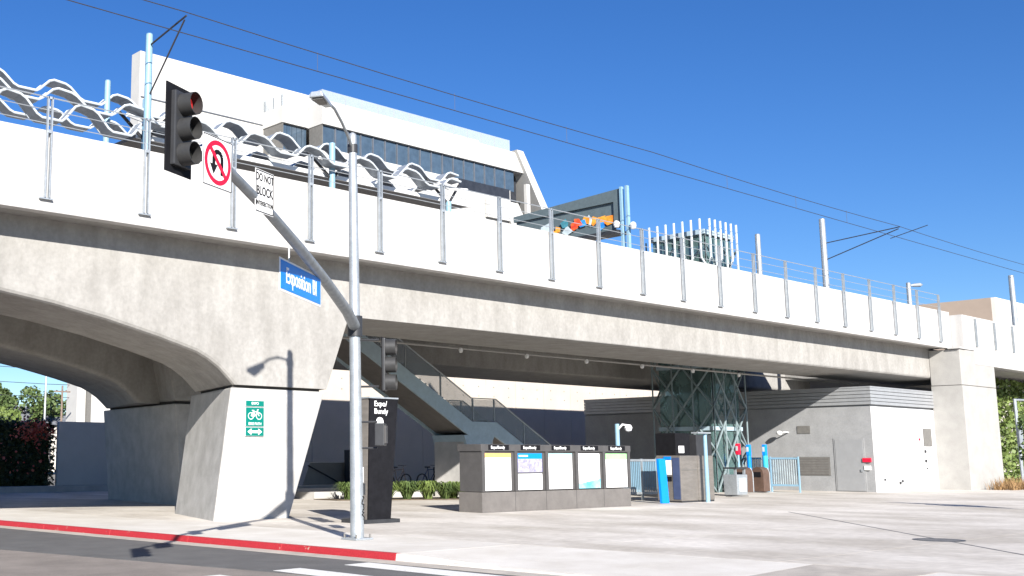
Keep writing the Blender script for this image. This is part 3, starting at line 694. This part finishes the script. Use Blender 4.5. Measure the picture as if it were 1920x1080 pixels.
# no U-turn
c = Vector((7.13, 10.63, 5.16)); t = thing('no_u_turn_sign', 'square white no U turn sign with red circle on the mast arm', 'sign', tuple(c))
pl = plate(t, c, SD, SN, .60, .62, 'sign_white', bevel=.001)
B().disc(c + SN * .006, .27, SN, 32, .215, .004).build('red_ring', 'sign_red', pl)
b = B(); q = c + SN * .014
def strip(b, pts, wd, q, s, n, th=.004):
    for (xa, za), (xb, zb) in zip(pts[:-1], pts[1:]):
        d = Vector((xb - xa, zb - za)).normalized(); px, pz = -d.y * wd / 2, d.x * wd / 2
        cs = [(xa + px, za + pz), (xb + px, zb + pz), (xb - px, zb - pz), (xa - px, za - pz)]
        b.prism([tuple(q + s * x + Vector((0, 0, z))) for x, z in cs], n * th)
arc = [(.085, -.14), (.085, .04)] + [(.085 * math.cos(a), .05 + .085 * math.sin(a)) for a in [math.pi * k / 8 for k in range(1, 9)]] + [(-.085, -.03)]
strip(b, arc, .055, c + SN * .006, SD, SN)
b.prism([tuple(c + SN * .006 + SD * x + Vector((0, 0, z))) for x, z in ((-.16, -.03), (-.01, -.03), (-.085, -.15))], SN * .004)
b.build('u_turn_arrow', 'black', pl)
b = B(); strip(b, [(-.29, .30), (.29, .30), (.29, -.30), (-.29, -.30), (-.29, .30)], .008, c + SN * .005, SD, SN); b.build('border', 'black', pl)
b = B(); strip(b, [(-.17, .17), (.17, -.17)], .05, c + SN * .0115, SD, SN); b.build('red_slash', 'sign_red', pl)
# do not block
c = Vector((8.76, 11.90, 5.29)); t = thing('do_not_block_sign', 'white rectangular sign reading DO NOT BLOCK on the mast arm', 'sign', tuple(c))
pl = plate(t, c, SD, SN, .46, .60, 'sign_white', bevel=.001)
b = B(); strip(b, [(-.215, .285), (.215, .285), (.215, -.285), (-.215, -.285), (-.215, .285)], .012, c + SN * .005, SD, SN); b.build('border', 'black', pl)
for tx, z, s in (('DO NOT', .19, .155), ('BLOCK', .0, .175), ('INTERSECTION', -.17, .085)):
    text('lettering', tx, s, c + SN * .008 + Vector((0, 0, z)), SD, pl, 'black', squash=.72)
# street name
SD2 = Vector((.84, .54, 0)).normalized(); SN2 = Vector((.54, -.84, 0)).normalized()
c = Vector((11.48, 14.52, 4.63)); t = thing('street_name_sign', 'blue street name sign reading Exposition Bl hung from the mast arm', 'sign', tuple(c))
pl = plate(t, c, SD2, SN2, 2.15, .54, 'sign_white', th=.006, bevel=.001)
plate(t, c, SD2, SN2, 2.08, .47, 'sign_blue', 'blue_face', .008)
text('lettering', 'Exposition Bl', .37, c + SN2 * .016 + Vector((0, 0, 0)), SD2, pl, 'sign_white', squash=.82)
for k in (-.62, .62):
    q = c + SD2 * k; B().tube([tuple(q + Vector((0, 0, .26))), tuple(q + Vector((0, 0, .50)))], .016, 6).build('hanger', 'galv', t)
# bike route sign on the pier
c = Vector((18.42, 25.385, 2.78)); sx, sn = Vector((1, 0, 0)), Vector((0, -1, 0))
t = thing('bike_route_sign', 'green bicycle route sign with arrow plate fixed to the pier', 'sign', tuple(c))
for z, h, nm in ((.43, .17, 'top_plate'), (.055, .54, 'main_plate'), (-.36, .25, 'arrow_plate')):
    p = plate(t, c + Vector((0, 0, z)), sx, sn, .64, h, 'sign_white', nm, .004, .003)
    plate(t, c + Vector((0, 0, z)), sx, sn, .625, h - .015, 'sign_green', 'green_face', .010, .003)
text('lettering', 'EXPO', .10, c + Vector((0, -.018, .43)), sx, t, 'sign_white')
text('lettering', 'BIKE PATH', .105, c + Vector((0, -.018, -.14)), sx, t, 'sign_white', squash=.9)
b = B()
for k in (-.14, .14): b.disc(c + Vector((k, -.014, .08)), .10, sn, 20, .082, .004)
strip(b, [(-.14, .08), (-.06, .20), (.08, .20), (0.0, .08), (-.14, .08)], .022, c + Vector((0, -.0155, 0)), sx, sn)
strip(b, [(.14, .08), (.07, .25), (.12, .26)], .022, c + Vector((0, -.017, 0)), sx, sn)
strip(b, [(0, .08), (-.07, .23)], .022, c + Vector((0, -.0175, 0)), sx, sn); strip(b, [(-.11, .235), (-.03, .235)], .022, c + Vector((0, -.019, 0)), sx, sn)
b.build('bicycle_symbol', 'sign_white', t)
b = B(); strip(b, [(-.15, -.36), (.15, -.36)], .07, c + Vector((0, -.014, 0)), sx, sn)
for s in (-1, 1): b.prism([tuple(c + Vector((s * x, -.014, z))) for x, z in ((.12, -.27), (.25, -.36), (.12, -.45))], (0, -.004, 0))
b.build('double_arrow', 'sign_white', t)

# ------------------------------------------------------------------ station totem
t = thing('station_totem', 'tall dark tapered station totem lettered Expo Bundy behind the signal pole', 'totem', (20.0, 22.0, 0))
B().box(19.38, 20.62, 21.8, 22.75, .002, .10).build('plinth', 'dark', t)
B().quadbox([(19.58, 21.9, .1), (20.38, 21.9, .1), (20.38, 22.55, .1), (19.58, 22.55, .1), (19.66, 21.9, 3.26), (20.68, 21.9, 3.26), (20.68, 22.55, 3.26), (19.66, 22.55, 3.26)]).build('front_panel', 'black', t)
B().quadbox([(19.56, 21.95, .1), (19.579, 21.95, .1), (19.579, 22.6, .1), (19.56, 22.6, .1), (19.64, 21.95, 3.3), (19.659, 21.95, 3.3), (19.659, 22.6, 3.3), (19.64, 22.6, 3.3)]).build('side_panel', 'steel', t)
B().box(19.6, 20.66, 21.86, 22.5, 3.262, 3.30).build('top_cap', 'galv', t)
text('lettering', 'Expo/', .20, (19.80, 21.893, 3.12), (1, 0, 0), t, 'sign_white', 'LEFT')
text('lettering', 'Bundy', .20, (19.80, 21.893, 2.92), (1, 0, 0), t, 'sign_white', 'LEFT')
B().disc((20.0, 21.892, 2.64), .13, (0, -1, 0), 20).build('route_roundel', 'sign_white', t)
text('lettering', 'E', .17, (20.0, 21.885, 2.64), (1, 0, 0), t, 'p_teal')

# ------------------------------------------------------------------ map kiosk
k = thing('map_kiosk', 'long grey information kiosk with five poster cases on the plaza', 'kiosk', (26, 23.8, 0))
KY = 23.78
B().box(26.02, 33.78, KY, KY + 1.0, .002, .625).build('base', 'kiosk_base', k, bevel=.01)
B().box(26.02, 33.8, KY + .05, KY + .95, .64, 2.07).build('body', 'kiosk', k, bevel=.01)
B().box(25.98, 33.84, KY - .02, KY + 1.0, 1.90, 2.12).build('header', 'kiosk', k, bevel=.01)
xe = [26.02, 27.58, 29.12, 30.70, 32.22, 33.80]
for i in range(5):
    xa, xb = xe[i], xe[i + 1]
    B().box(xa, xa + .14, KY - .015, KY + .05, .64, 1.90).build('case_frame', 'kiosk', k)
    pa, pb_ = xa + .16, xb - .17
    c = B().box(pa, pb_, KY + .012, KY + .045, .67, 1.84).build('poster', 'poster', k)
    if i == 0: B().box(pa, pb_, KY + .008, KY + .0115, 1.70, 1.84).build('poster_band', 'p_orange', c)
    if i == 1:
        B().box(pa, pb_, KY + .008, KY + .0115, 1.66, 1.84).build('poster_band', 'bright_blue', c)
        B().box(pa, pb_, KY + .008, KY + .0115, 1.24, 1.655).build('poster_map', 'p_violet', c)
        B().box(pa, pb_, KY - .005, KY + .0115, 1.19, 1.235).build('poster_divider', 'kiosk', c)
        B().box(pa + .06, pa + .5, KY + .004, KY + .0075, 1.73, 1.78).build('poster_heading', 'poster', c)
    if i == 2: B().box(pa, pb_, KY + .008, KY + .0115, 1.72, 1.84).build('poster_band', 'p_teal', c)
    if i == 3:
        B().prism([(pa, KY + .008, .67), (pb_, KY + .008, .67), (pb_, KY + .008, .98), (pa, KY + .008, .82)], (0, .003, 0)).build('poster_band', 'p_cyan', c)
        b = B(); strip(b, [(.05, 1.24), (.18, 1.24), (.28, 1.13), (.5, 1.05), (.72, 1.06)], .03, Vector((pa, KY + .006, 0)), Vector((1, 0, 0)), Vector((0, -1, 0)))
        strip(b, [(.28, .92), (.36, 1.0)], .06, Vector((pa, KY + .004, 0)), Vector((1, 0, 0)), Vector((0, -1, 0))); b.build('poster_line', 'p_grey', c)
    if i == 4: B().box(pa, pb_, KY + .008, KY + .0115, 1.64, 1.84).build('poster_band', 'p_green', c)
    xm = (xa + xb) / 2
    hp = B().box(xm - .48, xm + .48, KY - .035, KY - .021, 1.945, 2.105).build('header_plate', 'black', k)
    text('lettering', 'Expo/Bundy', .135, (xm - .05, KY - .038, 2.02), (1, 0, 0), hp, 'sign_white')
    if i: B().box(xa - .006, xa + .006, KY - .003, KY + .0, .02, .62).build('base_seam', 'dark', k)
B().box(33.66, 33.8, KY - .015, KY + .05, .64, 1.90).build('case_frame', 'kiosk', k)
# dome camera post behind kiosk
t = thing('camera_post', 'pale blue post with white dome camera rising behind the kiosk', 'camera post', (34.9, 25.1, 0))
B().tube([(34.95, 25.1, 0), (34.95, 25.1, 2.95)], .085, 10).build('post', 'blue_metal', t, smooth=True)
B().tube([(34.95, 25.05, 2.75), (35.15, 25.0, 2.93), (35.4, 24.95, 2.9)], .035, 6).build('arm', 'white_dome', t)
B().lathe([(.001, -.16), (.11, -.12), (.15, 0), (.1, .1), (.001, .12)], (35.45, 24.95, 2.82), 12).build('dome', 'white_dome', t, smooth=True)

# ------------------------------------------------------------------ railings, ticket machines, bins, validators
t = thing('plaza_railing', 'grey picket railing panel between the kiosk and the blue panel', 'railing', (37.8, 26.5, 0))
for z in (1.55, .25): B().box(36.6, 40.2, 26.47, 26.53, z, z + .09).build('rail', 'galv', t)
b = B()
for i in range(30): b.box(36.62 + i * .12, 36.65 + i * .12, 26.48, 26.52, .3, 1.56)
stuff(b.build('picket', 'blue_metal', t))
for x in (36.6, 38.4, 40.15): B().box(x, x + .06, 26.46, 26.54, 0, 1.66).build('post', 'galv', t)
tag(B().quadbox([(36.5, 24.3, 0), (36.95, 24.3, 0), (36.95, 24.42, 0), (36.5, 24.42, 0), (36.36, 24.3, 1.66), (36.80, 24.3, 1.66), (36.80, 24.42, 1.66), (36.36, 24.42, 1.66)]).build('blue_marker_panel', 'bright_blue', bevel=.02), 'bright blue slab marker standing left of the ticket machines', 'marker panel')
for i, (xa, xb) in enumerate(((37.75, 38.92), (38.95, 40.05))):
    t = thing('ticket_machine', ('stainless steel ticket machine with dark screen side next to the blue marker', 'stainless steel ticket machine right of the pale blue lamp post')[i], 'ticket machine', (xa, 24.3, 0), 'ticket machines')
    B().box(xa, xb, 24.28, 25.35, .06, 1.78).build('cabinet', 'steel', t, bevel=.03)
    B().box(xa + .02, xb - .02, 24.3, 25.3, .002, .06).build('plinth', 'dark', t)
    B().box(xa + .06, xb - .06, 24.262, 24.279, 1.22, 1.245).build('seam', 'dark_panel', t)
    if i == 0:
        B().box(xa - .02, xa - .001, 24.32, 24.62, .12, 1.7).build('blue_strip', 'navy', t)
        B().box(xa - .02, xa - .001, 24.68, 25.0, 1.05, 1.6).build('screen', 'sign_white', t)
        B().box(xa - .02, xa - .001, 24.68, 25.0, .8, .98).build('slot_panel', 'black', t)
        B().box(xa - .02, xa - .001, 24.68, 25.0, 1.62, 1.74).build('blue_cap', 'bright_blue', t)
t = thing('lamp_post', 'slim pale blue post with small flat plate in front of the ticket machines', 'post', (38.95, 24.0, 0))
B().tube([(39.0, 23.95, 0), (39.0, 23.95, 2.66)], .085, 10, .075).build('post', 'blue_metal', t, smooth=True)
B().box(38.3, 39.2, 23.8, 24.1, 2.62, 2.68).build('plate', 'galv', t)
# dark screens between machines and tower
t = thing('ticket_canopy', 'black ticket booth cabinets standing behind the ticket machines', 'booth', (42, 27, 0))
B().box(42.0, 43.1, 27.2, 28.2, 0, 2.75).build('cabinet', 'black', t, bevel=.03)
B().box(43.6, 44.8, 27.2, 28.2, 0, 2.7).build('cabinet', 'dark', t, bevel=.03)
B().box(42.2, 42.6, 27.18, 27.199, 1.9, 2.2).build('notice', 'sign_white', t)
t = thing('litter_bin', 'small pale steel litter bin in front of the brown bins', 'bin', (46.2, 27, 0))
B().quadbox([(45.9, 26.7, .05), (46.75, 26.7, .05), (46.75, 27.35, .05), (45.9, 27.35, .05), (45.88, 26.68, .95), (46.77, 26.68, .95), (46.77, 27.37, .95), (45.88, 27.37, .95)]).build('body', 'galv', t, bevel=.03)
B().box(46.05, 46.6, 26.66, 26.69, .2, .8).build('front_panel', 'paleglass', t)
for x in (45.92, 46.66): B().box(x, x + .07, 26.75, 26.85, .95, 1.25).build('hood_post', 'galv', t)
B().box(45.88, 46.77, 26.7, 27.35, 1.2, 1.27).build('hood', 'dark', t)
B().box(44.9, 46.3, 26.4, 26.7, .002, .03).build('foot', 'dark_panel', t)
for i, (x, y) in enumerate(((50.2, 29.0), (51.6, 28.9))):
    t = thing('brown_bin', ('brown round topped bin beside the pale litter bin', 'brown round topped bin nearest the cyan validator')[i], 'bin', (x, y, 0), 'brown bins')
    pr = [(x, y - .3, .05), (x, y - .3, .95)] + [(x, y - .3 * math.cos(a), .95 + .3 * math.sin(a)) for a in [math.pi * q / 6 for q in range(1, 6)]] + [(x, y + .3, .95), (x, y + .3, .05)]
    B().prism(pr, (.6, 0, 0)).build('body', 'brown_bin', t)
    B().box(x - .02, x - .001, y - .18, y + .18, .75, 1.0).build('slot', 'black', t)
    B().tube([(x + .6, y - .3, .05), (x + .6, y - .3, .95), (x + .6, y - .2, 1.2)], .03, 6).build('edge_trim', 'galv', t)
t = thing('gate_railing', 'pale blue gate railing with mesh panels in front of the service building', 'railing', (53, 29, 0))
for (ya, yb) in ((27.5, 28.9), (28.95, 30.4), (30.45, 31.6)):
    for z in (1.62, .30): B().box(52.97, 53.03, ya, yb, z, z + .09).build('rail', 'blue_metal', t)
    B().box(52.995, 53.005, ya, yb, .38, 1.62).build('mesh_panel', 'mesh_glass', t)
    b = B()
    for i in range(12): b.box(52.985, 53.015, ya + i * (yb - ya) / 12, ya + i * (yb - ya) / 12 + .022, .38, 1.62)
    stuff(b.build('bar', 'paleglass', t))
    B().box(52.96, 53.04, ya - .04, ya + .02, 0, 1.75).build('post', 'blue_metal', t)
for i, (x, y, z, ca, cb, lab) in enumerate(((52.6, 29.0, 2.35, 'cyan', 'bright_blue', 'bright cyan validator post standing in front of the gate railing'), (52.4, 29.75, 2.35, 'bright_blue', 'cyan', 'blue validator post behind the gate railing'), (52.0, 30.1, 2.4, 'sign_red', 'cyan', 'slim post with red top next to the blue validator'))):
    t = thing('validator_post', lab, 'validator', (x, y, 0), 'fare validators')
    r = (.13, .11, .05)[i]
    B().tube([(x, y, 0), (x, y, z - .55)], r, 12).build('column', 'blue_metal' if i == 2 else ca, t, smooth=True)
    B().box(x - .11, x + .11, y - .09, y + .09, z - .55, z).build('reader_head', cb if i == 0 else ca, t, bevel=.03)
    B().box(x - .113, x - .1105, y - .06, y + .06, z - .35, z - .12).build('reader_screen', 'paleglass', t)
    B().box(x - .2, x + .2, y - .2, y + .2, .002, .03).build('base_plate', 'galv', t)

# ------------------------------------------------------------------ bicycles, planter, low wall
def bike(x, y, z, m, label, lean=0):
    t = thing('bicycle', label, 'bicycle', (x, y, z), 'bicycles parked against the wall')
    for dx in (-.52, .52):
        wv = B().lathe([(.30, -.02), (.345, -.02), (.345, .02), (.30, .02), (.30, -.02)], (x + dx, y, z + .345), 20, (0, 1, 0)).build('wheel', 'rubber', t)
        b = B()
        for a in range(8): b.tube([(x + dx, y, z + .345), (x + dx + .31 * math.cos(a * math.pi / 4), y, z + .345 + .31 * math.sin(a * math.pi / 4))], .004, 4)
        b.build('spokes', 'galv', wv)
    b = B()
    for p, q in (((-.52, .345), (-.14, .9)), ((-.52, .345), (-.05, .32)), ((-.05, .32), (-.16, .95)), ((-.05, .32), (.36, .82)), ((-.14, .85), (.34, .88)), ((.52, .345), (.33, .98))):
        b.tube([(x + p[0], y, z + p[1]), (x + q[0], y, z + q[1])], .02, 6)
    b.build('frame', m, t)
    B().box(x - .30, x - .04, y - .06, y + .06, z + .95, z + 1.0).build('saddle', 'black', t, bevel=.015)
    B().tube([(x + .33, y, z + .98), (x + .36, y - .02, z + 1.05), (x + .28, y - .26, z + 1.06)], .014, 6).build('handlebar', 'dark', t)
    B().tube([(x + .36, y, z + 1.05), (x + .28, y + .26, z + 1.06)], .014, 6).build('handlebar', 'dark', t)
    B().lathe([(.06, -.01), (.09, -.01), (.09, .01), (.06, .01)], (x - .05, y - .03, z + .32), 12, (0, 1, 0)).build('chainring', 'dark', t)
bike(34.3, 36.4, .3, 'bike_tan', 'tan bicycle leaning by the shaded wall, left of the pair')
bike(36.35, 36.4, .3, 'bike_blue', 'dark blue bicycle in the rack, right of the pair')
t = thing('bike_rack', 'dark hooped bicycle rack beside the blue bicycle', 'bike rack', (36.6, 36.1, .3))
for x in (36.3, 36.95): B().tube([(x, 36.1, .25), (x, 36.1, 1.25), (x + .5, 36.1, 1.28), (x + .5, 36.1, .25)], .035, 6).build('hoop', 'black', t)
struct(B().box(29, 48, 35.75, 45, -.05, .30).build('raised_pad', 'stucco_low'))
t = thing('low_concrete_wall', 'pale sloped concrete block in the shade behind the pier', 'wall', (36.5, 45, 0))
B().prism([(35.6, 45, 0), (39.6, 45, 0), (39.6, 45, 1.45), (36.2, 45, 1.45)], (0, 2.5, 0)).build('sloped_block', 'column', t)
B().tube([(36.0, 44.9, 1.3), (38.6, 44.9, .2)], .04, 6).build('handrail', 'dark', t)
B().box(38.2, 40, 43.0, 44.6, 0, 2.1).build('dark_cabinet', 'dark', t)
B().box(28.0, 38.4, 40.5, 41.0, -.05, .42).build('low_kerb', 'stucco_low', t)
random.seed(3)
spots = [(30.3, 33.9, 1.0), (31.0, 33.5, .9), (31.75, 33.15, .95), (32.5, 32.7, .95), (33.2, 32.4, .85), (33.95, 32.0, .9), (34.6, 31.75, .95), (29.6, 34.3, .9), (32.1, 33.5, .8), (33.9, 32.6, .9)]
struct(B().prism([(28.9, 34.2, .004), (35.2, 30.95, .004), (35.6, 31.8, .004), (35.5, 33.4, .004), (29.0, 35.8, .004)], (0, 0, .03)).build('planting_bed', 'soil'))
words = ['first', 'second', 'third', 'fourth', 'fifth', 'sixth', 'seventh', 'eighth', 'ninth', 'tenth']
for i, (x, y, h) in enumerate(sorted(spots)):
    b = B()
    for q in range(260):
        a = random.uniform(0, 2 * math.pi); r = random.uniform(.25, .72); hh = h * random.uniform(.40, .80); wd = .02
        p = [Vector((x + random.uniform(-.12, .12), y + random.uniform(-.12, .12), .02))]; d = Vector((math.cos(a), math.sin(a), 0))
        p.append(p[0] + d * r * .35 + Vector((0, 0, hh * .75))); p.append(p[0] + d * r * .8 + Vector((0, 0, hh))); p.append(p[0] + d * r * 1.15 + Vector((0, 0, hh * .72)))
        e = Vector((-d.y, d.x, 0)) * wd; n = len(b.v)
        for k_, pp in enumerate(p):
            f = (1, 1.2, .9, .1)[k_]; b.v += [tuple(pp - e * f), tuple(pp + e * f)]
        for k_ in range(3): b.f.append((n + 2 * k_, n + 2 * k_ + 1, n + 2 * k_ + 3, n + 2 * k_ + 2))
    o = tag(b.build('strappy_plant', 'leaf_lt' if i % 3 else 'leaf'), 'strappy green plant in the bed by the kiosk, %s from the left' % words[i], 'plant', 'strappy plants in the bed')
# plants and tree at the right edge
b = B()
for q in range(520):
    x = random.uniform(65.2, 69.8); y = random.uniform(22.2, 23.5); h = random.uniform(.35, .85) * (1 - .25 * abs((x - 67.5) / 2.4)); a = random.uniform(0, 6.28); d = Vector((math.cos(a), math.sin(a), 0)) * .3
    n = len(b.v); e = Vector((-d.y, d.x, 0)) * .08
    b.v += [(x - e.x, y - e.y, -.05), (x + e.x, y + e.y, -.05), (x + d.x, y + d.y, h)]; b.f.append((n, n + 1, n + 2))
tag(b.build('dry_grass_clump', 'leaf_dry'), 'low brown ornamental grass at the foot of the white abutment', 'grass clump')
def tree(name, label, c, rad, n, size, m, trunk, group=None, clumps=16):
    t = thing(name, label, 'tree', (c[0], c[1], 0), group)
    z0 = -.3
    B().tube([(c[0], c[1], z0), (c[0] + .1, c[1], c[2] - rad[2] * .4), (c[0], c[1] + .1, c[2] + rad[2] * .3)], trunk, 8, trunk * .35).build('trunk', 'bark', t)
    for i in range(4):
        a = i * 1.6; B().tube([(c[0], c[1], c[2] - rad[2] * .5), (c[0] + math.cos(a) * rad[0] * .6, c[1] + math.sin(a) * rad[1] * .6, c[2] + rad[2] * .2)], trunk * .4, 6, trunk * .1).build('limb', 'bark', t)
    b = B(); leaves(b, blob_pts(c, rad, n, clumps), size); b.build('crown', m, t)
    return t
iv = thing('ivy_wall', 'tall ivy covered wall beyond the abutment at the right edge', 'ivy wall', (74, 26, 0))
B().box(73, 96, 26.5, 26.8, -.3, 6.3).build('wall', 'stucco_sh', iv)
b = B(); leaves(b, [(random.uniform(72.8, 96), 26.45 - abs(random.gauss(0, .22)), random.uniform(-.2, 6.5)) for i in range(10000)], .26); b.build('ivy_leaves', 'leaf_lt', iv)
b = B(); leaves(b, [(72.9 - abs(random.gauss(0, .3)), random.uniform(25.4, 26.8), random.uniform(-.2, 6.2)) for i in range(1200)], .28); b.build('ivy_edge', 'leaf', iv)
t = thing('parking_sign_post', 'thin steel sign post by the brown grass at right', 'sign post', (70.2, 23.5, 0))
B().tube([(70.3, 23.4, -.1), (70.15, 23.4, 5.0)], .09, 8).build('post', 'galv', t)
B().tube([(70.15, 23.4, 4.95), (73.5, 23.2, 5.0)], .06, 6).build('arm', 'galv', t)
B().box(70.0, 70.5, 23.25, 23.3, 2.2, 3.6).build('plate', 'galv', t)
tree('street_tree', 'small leafy street tree cut by the right edge of the picture', (41.25, 13.2, 2.0), (.6, .6, 1.1), 1500, .12, 'leaf', .06)

# ------------------------------------------------------------------ left background under the arch
hd = thing('hedge', 'dense dark green hedge with red flowers under the arch', 'hedge', (23, 53, 0))
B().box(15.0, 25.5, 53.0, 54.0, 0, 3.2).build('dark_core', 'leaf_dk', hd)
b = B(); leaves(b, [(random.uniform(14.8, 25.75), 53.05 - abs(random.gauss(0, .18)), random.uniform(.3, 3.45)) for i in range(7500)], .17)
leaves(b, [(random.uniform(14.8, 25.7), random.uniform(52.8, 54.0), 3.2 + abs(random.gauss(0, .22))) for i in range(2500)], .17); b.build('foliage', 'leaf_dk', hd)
b = B(); leaves(b, [(random.gauss(24.6, .55), 52.75 + random.uniform(-.1, .1), random.gauss(3.0, .28)) for i in range(420)] + [(random.uniform(22, 25.6), 52.72, random.uniform(.9, 2.4)) for i in range(60)], .16); stuff(b.build('flowers', 'flower', hd))
struct(B().box(12, 29.5, 51.6, 52.4, -.05, .30).build('planter_kerb', 'stucco_low'))
tag(B().box(25.75, 29.4, 52.45, 52.7, 0, 3.53).build('boundary_wall', 'white_wall', bevel=.02), 'plain pale boundary wall between the hedge and the far pier', 'wall')
wb = thing('white_house', 'white rendered house seen behind the boundary wall under the arch', 'house', (56, 109, 0))
B().box(56.0, 70, 110.0, 112.5, 0, 12.5).build('wall', 'white_wall', wb)
B().box(57.0, 57.5, 109.6, 109.99, 0, 12.5).build('downpipe', 'dark_panel', wb)
hs = thing('grey_roof_house', 'low house with grey shingle roof beyond the hedge', 'house', (55, 128, 0))
B().box(50.0, 62, 124, 132, 0, 5.6).build('wall', 'stucco_sh', hs)
B().prism([(49.4, 123.4, 5.6), (49.4, 132.6, 5.6), (49.4, 128, 7.9)], (13.2, 0, 0)).build('roof', 'roof_grey', hs)
random.seed(21)
tree('garden_tree', 'round pale green tree at the far left beyond the hedge', (47.0, 112.0, 5.6), (4.0, 3.5, 3.0), 2600, .42, 'leaf_lt', .3, 'trees beyond the arch')
tree('garden_tree', 'green tree beside the white house beyond the hedge', (58.5, 126.0, 7.6), (4.6, 3.5, 3.4), 2600, .42, 'leaf', .3, 'trees beyond the arch')
tree('garden_tree', 'tall thin palm like tree left of the white house', (59.0, 137.0, 9.3), (1.8, 1.8, 1.9), 700, .5, 'leaf', .2, 'trees beyond the arch')
for i, (x, y, h, m, lab) in enumerate(((53.2, 111.9, 14, 'galv', 'thin grey utility pole left of the arch opening'), (53.0, 107.5, 9.2, 'wood_pole', 'pale short utility pole behind the hedge'), (59.5, 118, 10.0, 'wood_pole', 'brown utility pole with crossarm beside the white house'))):
    t = thing('utility_pole', lab, 'utility pole', (x, y, 0), 'utility poles beyond the arch')
    B().tube([(x, y, 0), (x, y, h)], .13, 8, .1).build('pole', m, t)
    if i: B().box(x - .9, x + .9, y - .06, y + .06, h - .7, h - .55).build('crossarm', m, t)
for i, z in enumerate((12.9, 11.2, 9.6, 8.2)):
    tag(B().tube([(10, 112.5, z + .6), (53.2, 111.9, z), (95, 112, z + .4)], .03, 4).build('utility_wire', 'wire'), 'thin utility wire in the sky under the arch, %s' % ('the highest of four', 'second from the top', 'third from the top', 'the lowest of four')[i], 'wire', 'utility wires under the arch')
